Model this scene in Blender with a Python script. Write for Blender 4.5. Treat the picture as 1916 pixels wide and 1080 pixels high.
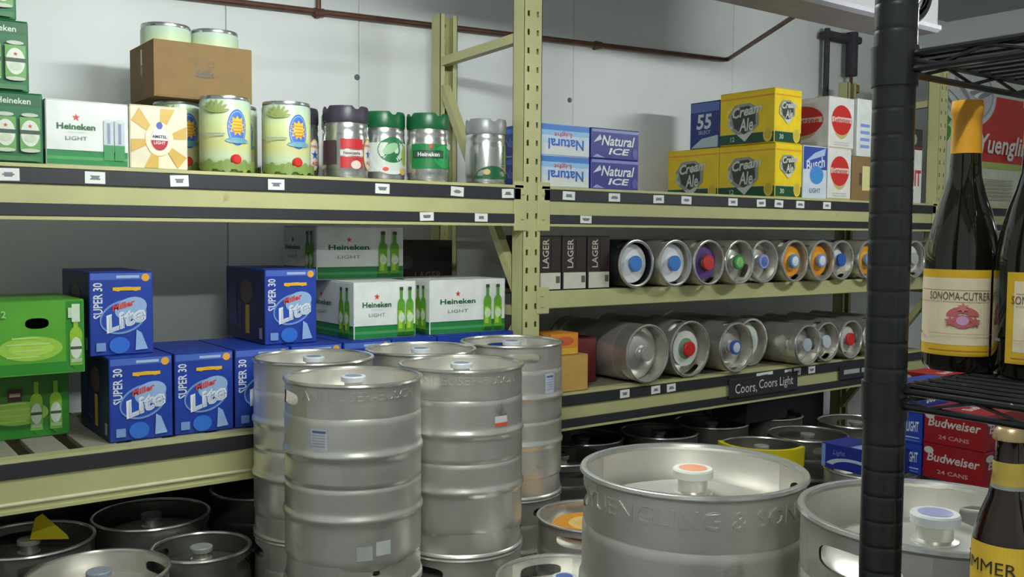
import bpy, math, random
from mathutils import Vector, Matrix
random.seed(7)
PI = math.pi
for o in list(bpy.data.objects):
    bpy.data.objects.remove(o)
S = bpy.context.scene
COL = S.collection

# ------------------------------------------------------------------ camera
YAW, PITCH, ROLL = 0.6406, 0.0575, 0.0075
CAM = Vector((-2.4894, -3.2041, 1.60))
fw = Vector((math.sin(YAW)*math.cos(PITCH), math.cos(YAW)*math.cos(PITCH), -math.sin(PITCH)))
rt = Vector((math.cos(YAW), -math.sin(YAW), 0)); up = rt.cross(fw)
r2 = rt*math.cos(ROLL)+up*math.sin(ROLL); u2 = up*math.cos(ROLL)-rt*math.sin(ROLL)
cd = bpy.data.cameras.new('camera'); cam = bpy.data.objects.new('camera', cd); COL.objects.link(cam)
m = Matrix((r2, u2, -fw)).transposed().to_4x4(); m.translation = CAM
cam.matrix_world = m
cd.sensor_width = 36.0; cd.lens = 1800/1916*36.0; cd.clip_start = 0.02
S.camera = cam

# ------------------------------------------------------------------ light
w = bpy.data.worlds.new('world'); S.world = w; w.use_nodes = True
w.node_tree.nodes['Background'].inputs[0].default_value = (0.05, 0.055, 0.07, 1)
w.node_tree.nodes['Background'].inputs[1].default_value = 0.3
LAMPS = [(-1.15, -1.25, 2.55, 195.0), (2.02, -1.55, 2.57, 155.0), (-2.05, -3.05, 2.62, 150.0)]      # fluorescent tubes: place and emission strength
S.view_settings.view_transform = 'Standard'; S.view_settings.look = 'None'
S.view_settings.exposure = 0.35; S.view_settings.gamma = 1.0
S.view_settings.use_curve_mapping = False

# ------------------------------------------------------------------ materials
def lin(c):
    return tuple((v/255/12.92 if v/255 <= 0.04045 else ((v/255+0.055)/1.055)**2.4) for v in c)
MATS = {}
def mat(name, rgb, rough=0.5, metal=0.0, var=0.10, scale=12.0, bump=0.0, bscale=60.0, coat=0.0, emit=None, spots=None, stretch=None):
    if name in MATS: return MATS[name]
    M = bpy.data.materials.new(name); M.use_nodes = True
    nt = M.node_tree; N = nt.nodes; L = nt.links; b = N['Principled BSDF']
    c = lin(rgb)
    tc = N.new('ShaderNodeTexCoord'); vec = tc.outputs['Object']
    if stretch:
        mp = N.new('ShaderNodeMapping'); mp.inputs['Scale'].default_value = stretch
        L.new(vec, mp.inputs['Vector']); vec = mp.outputs['Vector']
    nz = N.new('ShaderNodeTexNoise'); nz.inputs['Scale'].default_value = scale; nz.inputs['Detail'].default_value = 4
    L.new(vec, nz.inputs['Vector'])
    rp = N.new('ShaderNodeValToRGB')
    rp.color_ramp.elements[0].position = 0.3; rp.color_ramp.elements[1].position = 0.7
    rp.color_ramp.elements[0].color = tuple(max(0, v*(1-var)) for v in c)+(1,)
    rp.color_ramp.elements[1].color = tuple(min(1, v*(1+var)) for v in c)+(1,)
    L.new(nz.outputs['Fac'], rp.inputs['Fac'])
    out = rp.outputs['Color']
    if spots:
        n2 = N.new('ShaderNodeTexNoise'); n2.inputs['Scale'].default_value = spots[1]; n2.inputs['Detail'].default_value = 6
        L.new(tc.outputs['Object'], n2.inputs['Vector'])
        r_ = N.new('ShaderNodeValToRGB'); r_.color_ramp.elements[0].position = spots[2]; r_.color_ramp.elements[1].position = spots[2]+0.06
        L.new(n2.outputs['Fac'], r_.inputs['Fac'])
        mx = N.new('ShaderNodeMix'); mx.data_type = 'RGBA'
        mx.inputs['B'].default_value = lin(spots[0])+(1,)
        L.new(r_.outputs['Color'], mx.inputs['Factor']); L.new(out, mx.inputs['A']); out = mx.outputs['Result']
    L.new(out, b.inputs['Base Color'])
    b.inputs['Roughness'].default_value = rough; b.inputs['Metallic'].default_value = metal
    if metal > 0.5:
        mr = N.new('ShaderNodeMapRange'); mr.inputs['To Min'].default_value = rough*0.8; mr.inputs['To Max'].default_value = rough*1.25
        L.new(nz.outputs['Fac'], mr.inputs['Value']); L.new(mr.outputs['Result'], b.inputs['Roughness'])
    if bump:
        nb = N.new('ShaderNodeTexNoise'); nb.inputs['Scale'].default_value = bscale; L.new(vec, nb.inputs['Vector'])
        bp = N.new('ShaderNodeBump'); bp.inputs['Strength'].default_value = bump; bp.inputs['Distance'].default_value = 0.004
        L.new(nb.outputs['Fac'], bp.inputs['Height']); L.new(bp.outputs['Normal'], b.inputs['Normal'])
    if coat: b.inputs['Coat Weight'].default_value = coat
    if emit:
        b.inputs['Emission Color'].default_value = lin(rgb)+(1,); b.inputs['Emission Strength'].default_value = emit
    MATS[name] = M; return M
def ink(rgb, rough=0.42):
    return mat('ink_%d_%d_%d' % tuple(rgb), rgb, rough, 0, 0.05, 30)
def ramp_mat(name, stops, axis=2, lo=0.0, hi=1.0, rough=0.3, metal=0.0):
    if name in MATS: return MATS[name]
    M = bpy.data.materials.new(name); M.use_nodes = True; nt = M.node_tree; N = nt.nodes; L = nt.links; b = N['Principled BSDF']
    tc = N.new('ShaderNodeTexCoord'); sp = N.new('ShaderNodeSeparateXYZ'); L.new(tc.outputs['Object'], sp.inputs[0])
    nz = N.new('ShaderNodeTexNoise'); nz.inputs['Scale'].default_value = 14; L.new(tc.outputs['Object'], nz.inputs['Vector'])
    mr = N.new('ShaderNodeMapRange'); mr.inputs['From Min'].default_value = lo; mr.inputs['From Max'].default_value = hi
    L.new(sp.outputs[axis], mr.inputs['Value'])
    ad = N.new('ShaderNodeMath'); ad.operation = 'MULTIPLY_ADD'; ad.inputs[1].default_value = 0.12
    L.new(nz.outputs['Fac'], ad.inputs[0]); L.new(mr.outputs['Result'], ad.inputs[2])
    rp = N.new('ShaderNodeValToRGB'); e = rp.color_ramp.elements
    while len(e) < len(stops): e.new(0.5)
    for i, (p_, c_) in enumerate(stops):
        e[i].position = p_; e[i].color = lin(c_)+(1,)
    L.new(ad.outputs[0], rp.inputs['Fac']); L.new(rp.outputs['Color'], b.inputs['Base Color'])
    b.inputs['Roughness'].default_value = rough; b.inputs['Metallic'].default_value = metal
    MATS[name] = M; return M

STEEL = mat('keg_steel', (226, 223, 216), 0.31, 0.80, 0.10, 5, 0.08, 30, spots=((182, 176, 166), 7, 0.66))
RIMST = mat('keg_rim_steel', (222, 221, 216), 0.24, 0.9, 0.06, 8)
STEEL2 = mat('keg_steel_chime', (214, 210, 203), 0.34, 0.80, 0.12, 7, 0.08, 40)
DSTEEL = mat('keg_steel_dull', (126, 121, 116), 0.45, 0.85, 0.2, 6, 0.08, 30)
CREAM = mat('cream_paint', (186, 183, 132), 0.45, 0, 0.06, 6, 0.05, 40, spots=((150, 132, 88), 9, 0.70))
BLACKSTRIP = mat('black_label_strip', (40, 40, 46), 0.5, 0, 0.1, 20)
BLACK = mat('black_enamel', (16, 16, 20), 0.34, 0, 0.15, 30, coat=0.25)
WALL = mat('white_wall_panel', (238, 240, 241), 0.5, 0, 0.03, 3, 0.04, 80)
KRAFT = mat('kraft_cardboard', (136, 108, 70), 0.8, 0, 0.07, 20, 0.05, 120)
TAN = mat('tan_cardboard', (190, 150, 80), 0.8, 0, 0.07, 20)
TAG = mat('price_tag_paper', (232, 232, 228), 0.6, 0, 0.03, 40)
DECK = mat('deck_board_grey', (150, 145, 130), 0.75, 0, 0.12, 5, 0.1, 30, stretch=(1, 6, 1))
COPPER = mat('old_copper_pipe', (112, 78, 66), 0.5, 0.5, 0.2, 15)
ALU = mat('evaporator_aluminium', (158, 157, 160), 0.45, 0.3, 0.05, 10)
GLASSD = mat('dark_wine_glass', (22, 19, 10), 0.07, 0, 0.2, 8, coat=0.6)
GLASSB = mat('amber_beer_glass', (36, 17, 7), 0.07, 0, 0.2, 8, coat=0.6)
SILVER = mat('silver_can_metal', (198, 198, 196), 0.24, 0.9, 0.08, 10)
GREENPL = mat('green_plastic', (18, 92, 52), 0.35, 0, 0.1, 20)
DARKPL = mat('dark_plum_plastic', (58, 52, 66), 0.4, 0, 0.1, 20)
GREYPL = mat('grey_plastic', (150, 152, 156), 0.4, 0.3, 0.08, 20)
YELLOW = mat('yellow_plastic', (222, 205, 20), 0.5, 0, 0.08, 20)

# ------------------------------------------------------------------ helpers
def tag(o, label=None, cat=None, group=None, kind=None):
    if label: o['label'] = label
    if cat: o['category'] = cat
    if group: o['group'] = group
    if kind: o['kind'] = kind
    return o
def thing(name, label, cat, loc=(0, 0, 0), rotz=0.0, group=None, rot=None):
    o = bpy.data.objects.new(name, None); COL.objects.link(o); o.empty_display_size = 0.05
    o.location = loc; o.rotation_euler = rot if rot else (0, 0, rotz)
    return tag(o, label, cat, group)
def put(name, me, parent=None, loc=(0, 0, 0), rot=(0, 0, 0)):
    o = bpy.data.objects.new(name, me); COL.objects.link(o); o.parent = parent
    o.location = loc; o.rotation_euler = rot
    return o

class MB:
    def __init__(s): s.v = []; s.f = []; s.mi = []; s.mats = []
    def mid(s, M):
        if M not in s.mats: s.mats.append(M)
        return s.mats.index(M)
    def add(s, vs, fs, M):
        n = len(s.v); s.v += [tuple(p) for p in vs]; k = s.mid(M)
        for f in fs: s.f.append([i+n for i in f]); s.mi.append(k)
        return s
    def box(s, a, b, M, c=0.0):
        x0, y0, z0 = a; x1, y1, z1 = b
        if c <= 0:
            vs = [(x, y, z) for z in (z0, z1) for y in (y0, y1) for x in (x0, x1)]
            return s.add(vs, [(0, 2, 3, 1), (4, 5, 7, 6), (0, 1, 5, 4), (2, 6, 7, 3), (0, 4, 6, 2), (1, 3, 7, 5)], M)
        vs = []; idx = {}
        def V(sx, sy, sz, ax):
            k = (sx, sy, sz, ax)
            if k not in idx:
                q = [(x0, x1)[sx], (y0, y1)[sy], (z0, z1)[sz]]; sg = (sx, sy, sz)
                for i in range(3):
                    if i != ax: q[i] += c if sg[i] == 0 else -c
                idx[k] = len(vs); vs.append(tuple(q))
            return idx[k]
        fs = []
        for ax in range(3):
            o1, o2 = (ax+1) % 3, (ax+2) % 3
            for sd in (0, 1):
                q = []
                for a_, b_ in ((0, 0), (1, 0), (1, 1), (0, 1)):
                    t = [0, 0, 0]; t[ax] = sd; t[o1] = a_; t[o2] = b_; q.append(V(*t, ax))
                fs.append(q if sd else q[::-1])
        for ax in range(3):
            o1, o2 = (ax+1) % 3, (ax+2) % 3
            for a_ in (0, 1):
                for b_ in (0, 1):
                    t0 = [0, 0, 0]; t0[o1] = a_; t0[o2] = b_; t1 = list(t0); t1[ax] = 1
                    q = [V(*t0, o1), V(*t1, o1), V(*t1, o2), V(*t0, o2)]
                    fs.append(q if (a_ == b_) else q[::-1])
        for sx in (0, 1):
            for sy in (0, 1):
                for sz in (0, 1):
                    q = [V(sx, sy, sz, 0), V(sx, sy, sz, 1), V(sx, sy, sz, 2)]
                    fs.append(q if (sx+sy+sz) % 2 == 1 else q[::-1])
        return s.add(vs, fs, M)
    def lathe(s, prof, M, n=48, o=(0, 0, 0)):
        vs = []; fs = []; k = len(prof)
        for i in range(n):
            a = 2*PI*i/n
            for r, z in prof: vs.append((o[0]+r*math.sin(a), o[1]-r*math.cos(a), o[2]+z))
        for i in range(n):
            j = (i+1) % n
            for q in range(k-1):
                if prof[q][0] < 1e-6 and prof[q+1][0] < 1e-6: continue
                fs.append((i*k+q, j*k+q, j*k+q+1, i*k+q+1))
        return s.add(vs, fs, M)
    def tube(s, pts, r, M, n=8, cap=True):
        pts = [Vector(p) for p in pts]; vs = []; fs = []
        for i, p in enumerate(pts):
            d = ((pts[min(i+1, len(pts)-1)]-p).normalized()+(p-pts[max(i-1, 0)]).normalized()).normalized()
            a = d.orthogonal().normalized() if abs(d.z) > 0.95 else d.cross(Vector((0, 0, 1))).normalized()
            b = d.cross(a)
            for q in range(n):
                t = 2*PI*q/n; vs.append(p+a*(r*math.cos(t))+b*(r*math.sin(t)))
        for i in range(len(pts)-1):
            for q in range(n):
                q2 = (q+1) % n; fs.append((i*n+q, i*n+q2, (i+1)*n+q2, (i+1)*n+q))
        if cap: fs.append(tuple(range(n))[::-1]); fs.append(tuple(range((len(pts)-1)*n, len(pts)*n)))
        return s.add(vs, fs, M)
    def prism(s, pts, h0, h1, M, axes=(0, 1, 2)):
        """extrude 2D polygon pts between h0 and h1 on axis axes[2]"""
        n = len(pts); vs = []
        for h in (h0, h1):
            for (a, b) in pts:
                q = [0, 0, 0]; q[axes[0]] = a; q[axes[1]] = b; q[axes[2]] = h; vs.append(tuple(q))
        fs = [tuple(range(n))[::-1], tuple(range(n, 2*n))]+[(i, (i+1) % n, n+(i+1) % n, n+i) for i in range(n)]
        return s.add(vs, fs, M)
    def mesh(s, name, smooth=None):
        me = bpy.data.meshes.new(name); me.from_pydata(s.v, [], s.f)
        for M in s.mats: me.materials.append(M)
        me.polygons.foreach_set('material_index', s.mi); me.update()
        if smooth:
            me.shade_smooth(); me.set_sharp_from_angle(angle=math.radians(smooth))
        return me
    def build(s, name, parent=None, smooth=None, loc=(0, 0, 0), rot=(0, 0, 0)):
        return put(name, s.mesh(name, smooth), parent, loc, rot)

TXT = {}
def text_geo(st, bold=0.0, shear=0.0, ext=0.0, res=2):
    k = (st, bold, shear, ext)
    if k in TXT: return TXT[k]
    cu = bpy.data.curves.new('t', 'FONT'); cu.body = st; cu.align_x = 'CENTER'; cu.align_y = 'CENTER'
    cu.resolution_u = res; cu.offset = bold; cu.shear = shear; cu.extrude = ext; cu.size = 1.0
    ob = bpy.data.objects.new('t', cu); COL.objects.link(ob)
    dg = bpy.context.evaluated_depsgraph_get(); ev = ob.evaluated_get(dg); me = ev.to_mesh()
    vs = [tuple(v.co) for v in me.vertices]; fs = [tuple(p.vertices) for p in me.polygons]
    ev.to_mesh_clear(); bpy.data.objects.remove(ob); bpy.data.curves.remove(cu)
    xs = [v[0] for v in vs]; ys = [v[1] for v in vs]
    cx, cy = (min(xs)+max(xs))/2, (min(ys)+max(ys))/2
    vs = [(v[0]-cx, v[1]-cy, v[2]) for v in vs]
    TXT[k] = (vs, fs, max(xs)-min(xs), max(ys)-min(ys)); return TXT[k]

def flatmap(o, U, V, N):
    o, U, V, N = Vector(o), Vector(U), Vector(V), Vector(N)
    return lambda u, v, h: tuple(o+U*u+V*v+N*h)
def cylmap(r, a0=0.0):
    return lambda u, v, h: ((r+h)*math.sin(a0+u/r), -(r+h)*math.cos(a0+u/r), v)
class Art:
    """flat print (ink) laid on a face or round a can; drawn in metres"""
    def __init__(s, M, step=0.0004): s.M = M; s.sh = []; s.h = 0.0006; s.step = step
    def _a(s, kind, vs, fs, c):
        us = [q[0] for q in vs]; ws = [q[1] for q in vs]
        s.sh.append((kind, (min(us), min(ws), max(us), max(ws)), [s.M(u, v, s.h) for u, v in vs], fs, ink(c))); s.h += s.step; return s
    def rect(s, u0, v0, u1, v1, c, nu=1):
        vs = []; fs = []
        for i in range(nu+1):
            u = u0+(u1-u0)*i/nu; vs += [(u, v0), (u, v1)]
        for i in range(nu): fs.append((2*i, 2*i+2, 2*i+3, 2*i+1))
        return s._a('p', vs, fs, c)
    def ell(s, cu, cv, ru, rv, c, n=24, inner=0.0, a0=0.0, a1=2*PI, rot=0.0, rings=2):
        vs = []; fs = []; cr, sr = math.cos(rot), math.sin(rot)
        for k in range(rings+1):
            q = inner+(1-inner)*k/rings
            for i in range(n+1):
                a = a0+(a1-a0)*i/n; x, y = ru*q*math.cos(a), rv*q*math.sin(a)
                vs.append((cu+x*cr-y*sr, cv+x*sr+y*cr))
        for k in range(rings):
            for i in range(n):
                f = [k*(n+1)+i, (k+1)*(n+1)+i, (k+1)*(n+1)+i+1, k*(n+1)+i+1]
                if k == 0 and inner == 0: f = f[:3]
                fs.append(f)
        return s._a('p', vs, fs, c)
    def poly(s, pts, c): return s._a('p', pts, [tuple(range(len(pts)))], c)
    def star(s, cu, cv, R, r, n, c, rot=PI/2):
        pts = [(cu+(R if i % 2 == 0 else r)*math.cos(rot+PI*i/n), cv+(R if i % 2 == 0 else r)*math.sin(rot+PI*i/n)) for i in range(2*n)]
        return s._a('p', pts+[(cu, cv)], [(i, (i+1) % (2*n), 2*n) for i in range(2*n)], c)
    def text(s, st, cu, cv, h, c, rot=0.0, shear=0.0, bold=0.0, w=None):
        vs, fs, tw, th = text_geo(st, bold, shear); k = h/th; kx = (w/tw) if w else k
        cr, sr = math.cos(rot), math.sin(rot)
        return s._a('t', [(cu+x*kx*cr-y*k*sr, cv+x*kx*sr+y*k*cr) for x, y, _ in vs], fs, c)
    def done(s, parent, name='printed_artwork'):
        """shapes that touch become one printed piece, pieces apart become parts of their own"""
        for kind in 'pt':
            cl = []
            for q in [q for q in s.sh if q[0] == kind]:
                bb = q[1]; new = [list(bb), [q]]; g = 0.002 if kind == 'p' else 0.0
                rest = []
                for c in cl:
                    o = c[0]
                    if o[0] <= new[0][2]+g and new[0][0] <= o[2]+g and o[1] <= new[0][3]+g and new[0][1] <= o[3]+g:
                        new[0] = [min(o[0], new[0][0]), min(o[1], new[0][1]), max(o[2], new[0][2]), max(o[3], new[0][3])]; new[1] = c[1]+new[1]
                    else: rest.append(c)
                cl = rest+[new]
            for bb, qs in cl:
                m = MB()
                for q in qs: m.add(q[2], q[3], q[4])
                m.build(name if kind == 'p' else 'lettering', parent)

def faces(w, d, h):
    """mappings of a carton's faces; local x centred, y from 0 (front) to d, z from 0"""
    return dict(front=flatmap((-w/2, 0, 0), (1, 0, 0), (0, 0, 1), (0, -1, 0)),
                left=flatmap((-w/2, d, 0), (0, -1, 0), (0, 0, 1), (-1, 0, 0)),
                right=flatmap((w/2, 0, 0), (0, 1, 0), (0, 0, 1), (1, 0, 0)),
                top=flatmap((-w/2, 0, h), (1, 0, 0), (0, 1, 0), (0, 0, 1)))
CART = {}
def carton(name, label, cat, x0, x1, y, z, d, h, M, group=None, rotz=0.0, flaps=True, flapmat=None):
    """closed carton: folded body and two top flaps meeting in a seam"""
    w = x1-x0
    t = thing(name, label, cat, ((x0+x1)/2, y, z), rotz, group)
    b = MB(); b.box((-w/2, 0, 0), (w/2, d, h-(0.0025 if flaps else 0)), M, 0.003); b.build('carton_body', t)
    if flaps:
        fm = flapmat or M
        for q in (0, 1):
            f = MB(); ya, yb = (0.001, d/2-0.001) if q == 0 else (d/2+0.001, d-0.001)
            f.box((-w/2+0.001, ya, h-0.0025), (w/2-0.001, yb, h), fm, 0.0008); f.build('top_flap', t)
    return t, faces(w, d, h), w

# ------------------------------------------------------------------ room shell
b = MB(); b.box((-4.2, -5.8, -0.1), (5.0, 1.1, 0), mat('concrete_floor', (92, 88, 84), 0.7, 0, 0.2, 3, 0.1, 20)); tag(b.build('floor'), kind='structure')
b = MB(); b.box((-4.2, -5.8, 3.3), (5.0, 1.1, 3.4), mat('ceiling_white', (170, 172, 174), 0.7, 0, 0.04, 2)); tag(b.build('ceiling'), kind='structure')
for nm, a, c in (('wall_right', (4.9, -5.8, 0), (5.0, 1.1, 3.3)), ('wall_left', (-4.2, -5.8, 0), (-4.1, 1.1, 3.3)), ('wall_front', (-4.1, -5.8, 0), (4.9, -5.7, 3.3))):
    b = MB(); b.box(a, c, WALL); tag(b.build(nm), kind='structure')
wb = MB(); wb.box((-4.1, 0.985, 0), (4.9, 1.1, 3.3), mat('wall_core_grey', (150, 155, 160), 0.6)); wallb = tag(wb.build('wall_back'), kind='structure')
edges = [-4.1, -2.3, -0.956, -0.309, 1.024, 2.357, 3.69, 4.9]
for i in range(len(edges)-1):
    b = MB(); b.box((edges[i]+0.0015, 0.95, 0), (edges[i+1]-0.0015, 0.985, 3.3), WALL, 0.003); b.build('wall_panel', wallb)
for px, pz in ((-0.322, 2.335), (0.997, 2.343)):
    b = MB(); b.lathe([(0, 0.008), (0.011, 0.008), (0.014, 0.004), (0.014, 0)], mat('plug_grey', (110, 112, 118), 0.5), 14)
    b.build('lock_plug', wallb, 40, (px, 0.95, pz), (PI/2, 0, 0))

# bare fluorescent tubes hanging over the aisle: the light of the room
for i, (x, y, z, st) in enumerate(LAMPS):
    t = thing('ceiling_light', ('fluorescent batten hanging over the aisle near the tall keg stacks', 'fluorescent batten hanging over the aisle beside the far rack bay', 'fluorescent batten hanging behind the wire shelving')[i], 'light', (x, y, z), 0, 'fluorescent ceiling battens')
    b = MB(); b.box((-0.34, -0.03, 0.06), (0.34, 0.03, 0.11), mat('batten_white', (225, 226, 224), 0.4), 0.008); b.build('housing', t)
    for sx in (-0.315, 0.315):
        b = MB(); b.box((sx-0.012, -0.02, -0.03), (sx+0.012, 0.02, 0.062), mat('batten_white', (225, 226, 224), 0.4), 0.004); b.build('tube_holder', t)
        b = MB(); b.tube([(sx*0.85, 0, 0.105), (sx*0.85, 0, 3.3-z)], 0.006, ALU, 6); b.build('hanger', t)
    M = bpy.data.materials.new('tube_glow'); M.use_nodes = True; N = M.node_tree.nodes
    em = N.new('ShaderNodeEmission'); em.inputs[0].default_value = (0.93, 1.0, 0.95, 1); em.inputs[1].default_value = st
    M.node_tree.links.new(em.outputs[0], N['Material Output'].inputs['Surface'])
    b = MB(); b.tube([(-0.303, 0, 0), (0.303, 0, 0)], 0.025, M, 10); b.build('glowing_tube', t)

# ------------------------------------------------------------------ pallet rack
rack = thing('pallet_rack', 'cream steel pallet rack against the white wall holding beer cases and kegs', 'rack', (0, 0, 0))
def slotted_post(x, y0, front, z1=2.62, W=0.096, D=0.075):
    """C-channel post: punched front face with two columns of slots, two returns"""
    b = MB(); t = 0.003
    xs = [-W/2, -W/2+0.018, -W/2+0.030, W/2-0.030, W/2-0.018, W/2]
    zs = [0.0]; z = 0.06
    while z+0.02 < z1: zs += [z, z+0.024]; z += 0.0762
    zs.append(z1)
    yf, yb = (0.0, t) if front else (D-t, D)
    vs = []; fs = []
    for layer in (yf, yb):
        for zz in zs:
            for xx in xs: vs.append((xx, layer, zz))
    nx, nz = len(xs), len(zs); off = nx*nz
    for j in range(nz-1):
        slot = (j % 2 == 1)
        for i in range(nx-1):
            if slot and i in (1, 3):
                q = [j*nx+i, j*nx+i+1, (j+1)*nx+i+1, (j+1)*nx+i]
                for e in range(4):
                    a, c = q[e], q[(e+1) % 4]; fs.append((a, a+off, c+off, c))
                continue
            q = [j*nx+i, j*nx+i+1, (j+1)*nx+i+1, (j+1)*nx+i]
            fs.append(q); fs.append([k+off for k in q[::-1]])
    b.add(vs, fs, CREAM)
    b.box((-W/2, 0, 0), (-W/2+t, D, z1), CREAM); b.box((W/2-t, 0, 0), (W/2, D, z1), CREAM)
    yr = D-t if front else 0
    b.box((-W/2, yr, 0), (-W/2+0.025, yr+t, z1), CREAM); b.box((W/2-0.025, yr, 0), (W/2, yr+t, z1), CREAM)
    b.box((-W/2-0.01, -0.01, 0), (W/2+0.01, D+0.01, 0.006), CREAM)
    o = b.build('upright_post', rack, None, (x, y0, 0)); return o
XU = [-3.12, 0.0, 3.2]
for x in XU:
    slotted_post(x, 0.0, True); slotted_post(x, 0.645, False)
    for (za, zb) in ((2.40, 2.42), (2.28, 1.36), (1.27, 1.27), (0.45, 1.2), (0.2, 0.2)):
        b = MB(); p0, p1 = Vector((x-0.02, 0.07, zb)), Vector((x-0.02, 0.65, za))
        d = (p1-p0).normalized(); n_ = Vector((0, -d.z, d.y)); vs = []
        for P_ in (p0, p1):
            for sx, sn in ((-0.02, -0.02), (0.02, -0.02), (0.02, 0.02), (-0.02, 0.02)): vs.append(P_+Vector((sx, 0, 0))+n_*sn)
        b.add(vs, [(0, 1, 2, 3), (7, 6, 5, 4), (0, 4, 5, 1), (1, 5, 6, 2), (2, 6, 7, 3), (3, 7, 4, 0)], CREAM)
        b.build('brace', rack)
def beam(x0, x1, zt, zb, strips=2, tags=(), tags2=(), bead=False, rear=True):
    b = MB()
    # folded step beam: top lip, web, bottom lip
    if strips:
        pr = [(0.002, zb), (0.05, zb), (0.05, zt-0.002), (-0.006, zt-0.002), (-0.006, zt-0.013), (0.002, zt-0.016), (0.002, zb+0.012), (-0.004, zb+0.010), (-0.004, zb)]
    else:
        pr = [(0.0, zb+0.003), (0.003, zb), (0.05, zb), (0.05, zt-0.002), (0.003, zt-0.002), (0.0, zt-0.005)]
    b.prism(pr, x0, x1, CREAM, (1, 2, 0))
    o = b.build('beam', rack)
    ln = x1-x0
    if strips:
        s_ = MB(); s_.box((x0+0.012, -0.006, zt-0.062), (x1-0.012, 0.002, zt-0.014), BLACKSTRIP, 0.0015); s_.build('label_strip', o)
    if strips == 2:
        s_ = MB(); s_.box((x0+0.012, -0.005, zb+0.012), (x1-0.012, 0.002, zb+0.050), BLACKSTRIP, 0.0015); s_.build('label_strip', o)
    if bead:
        s_ = MB(); s_.tube([(x0+0.01, 0.0, zb+0.03), (x1-0.01, 0.0, zb+0.03)], 0.006, mat('bead_cream', (214, 210, 172), 0.4), 8); s_.build('rolled_bead', o)
    for k, (tx, tw, tz, hh) in enumerate([(t_[0], t_[1], zt-0.038, 0.037) for t_ in tags]+[(t_[0], t_[1], zb+0.032, 0.033) for t_ in tags2]):
        s_ = MB(); tilt = random.uniform(-0.05, 0.05)
        s_.box((-tw/2, -0.002, -hh/2), (tw/2, 0, hh/2), TAG)
        for q in range(3):
            ww = tw*random.uniform(0.35, 0.65); zq = hh*(0.12-0.12*q)
            s_.box((-ww/2, -0.0026, zq-0.0022), (ww/2, -0.0019, zq+0.0022), ink((120, 120, 130)))
        s_.build('price_tag', o, None, (tx, -0.0065, tz), (0, tilt, 0))
    for ex, sg in ((x0, 1), (x1, -1)):       # end connector plates hooked on the posts
        s_ = MB(); s_.box((min(ex-0.02*sg, ex+0.045*sg), -0.006, zb-0.02), (max(ex-0.02*sg, ex+0.045*sg), 0.0, zt+0.015), CREAM, 0.002)
        for hz in (0.2, 0.8):
            zz = zb+(zt-zb)*hz; s_.box((ex+0.005*sg-0.008, -0.011, zz-0.008), (ex+0.005*sg+0.008, -0.005, zz+0.008), CREAM, 0.002)
        s_.build('end_connector', o)
    if rear:
        s_ = MB(); s_.box((x0, 0.66, zb+0.02), (x1, 0.70, zt-0.002), CREAM, 0.003); s_.build('beam', rack)
def tg(xs, w=0.06): return [(x, w) for x in xs]
G = 0.05
beam(XU[0]+G, -G, 1.801, 1.630, 2, tg([-1.975, -1.732, -1.471, -1.136, -0.716, -0.38, -0.131]), tg([-0.521, -0.264], 0.062))
beam(G, XU[2]-G, 1.801, 1.630, 2, tg([0.196, 0.462, 0.741, 0.927, 1.261, 1.478, 1.62, 1.798, 2.032], 0.068), tg([0.295], 0.064))
beam(XU[2]+G, 4.8, 1.801, 1.630, 2)
beam(XU[0]+G, -G, 0.907, 0.737, 1, bead=True)
beam(G, XU[2]-G, 1.355, 1.277, 0)
beam(G, XU[2]-G, 0.907, 0.737, 2, tg([0.543, 0.742, 0.846, 1.731, 1.809, 1.934], 0.058)+[(1.537, 0.13)])
def deck(x0, x1, z, slat=0.14, gap=0.004, M=DECK):
    n = int((x1-x0)/(slat+gap)); b = MB(); b.box((0, 0, -0.018), (slat, 0.66, 0), M, 0.002); me = b.mesh('deck_board')
    for i in range(n):
        put('deck_board', me, rack, (x0+i*(slat+gap)+0.002, 0.0515 if False else 0.05, z))
PLY = mat('plywood_deck', (128, 118, 98), 0.8, 0, 0.12, 4, 0.05, 30, stretch=(1, 5, 1))
deck(XU[0]+G, -G, 1.799, 0.30, 0.003, PLY); deck(G, XU[2]-G, 1.799, 0.30, 0.003, PLY); deck(XU[2]+G, 4.8, 1.799, 0.30, 0.003, PLY)
deck(XU[0]+G, -G, 0.905, 0.10, 0.045); deck(G, XU[2]-G, 1.353, 0.30, 0.003, PLY); deck(G, XU[2]-G, 0.905, 0.30, 0.003, PLY)
# black shelf sign over the lower right beam
t = thing('shelf_sign', 'black shelf sign reading Coors, Coors Light on the lower right beam', 'sign', (1.53, -0.0095, 0.775))
b = MB(); b.box((-0.275, -0.004, 0), (0.275, 0, 0.098), BLACKSTRIP, 0.0015); b.build('sign_panel', t)
a_ = Art(flatmap((0, -0.004, 0), (1, 0, 0), (0, 0, 1), (0, -1, 0))); a_.text('Coors,', -0.145, 0.042, 0.058, (214, 214, 210), 0, 0.0, 0.004, w=0.17); a_.text('Coors Light', 0.095, 0.048, 0.062, (214, 214, 210), 0, 0.0, 0.004, w=0.28); a_.done(t)
t = thing('shelf_sign', 'black shelf sign with blurred white writing near the dark post', 'sign', (2.42, -0.0095, 0.79))
b = MB(); b.box((-0.24, -0.004, 0), (0.24, 0, 0.08), BLACKSTRIP, 0.0015); b.build('sign_panel', t)
a_ = Art(flatmap((0, -0.004, 0), (1, 0, 0), (0, 0, 1), (0, -1, 0))); a_.rect(-0.2, 0.03, -0.05, 0.055, (180, 180, 178)); a_.rect(-0.03, 0.03, 0.12, 0.055, (180, 180, 178)); a_.done(t)

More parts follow.
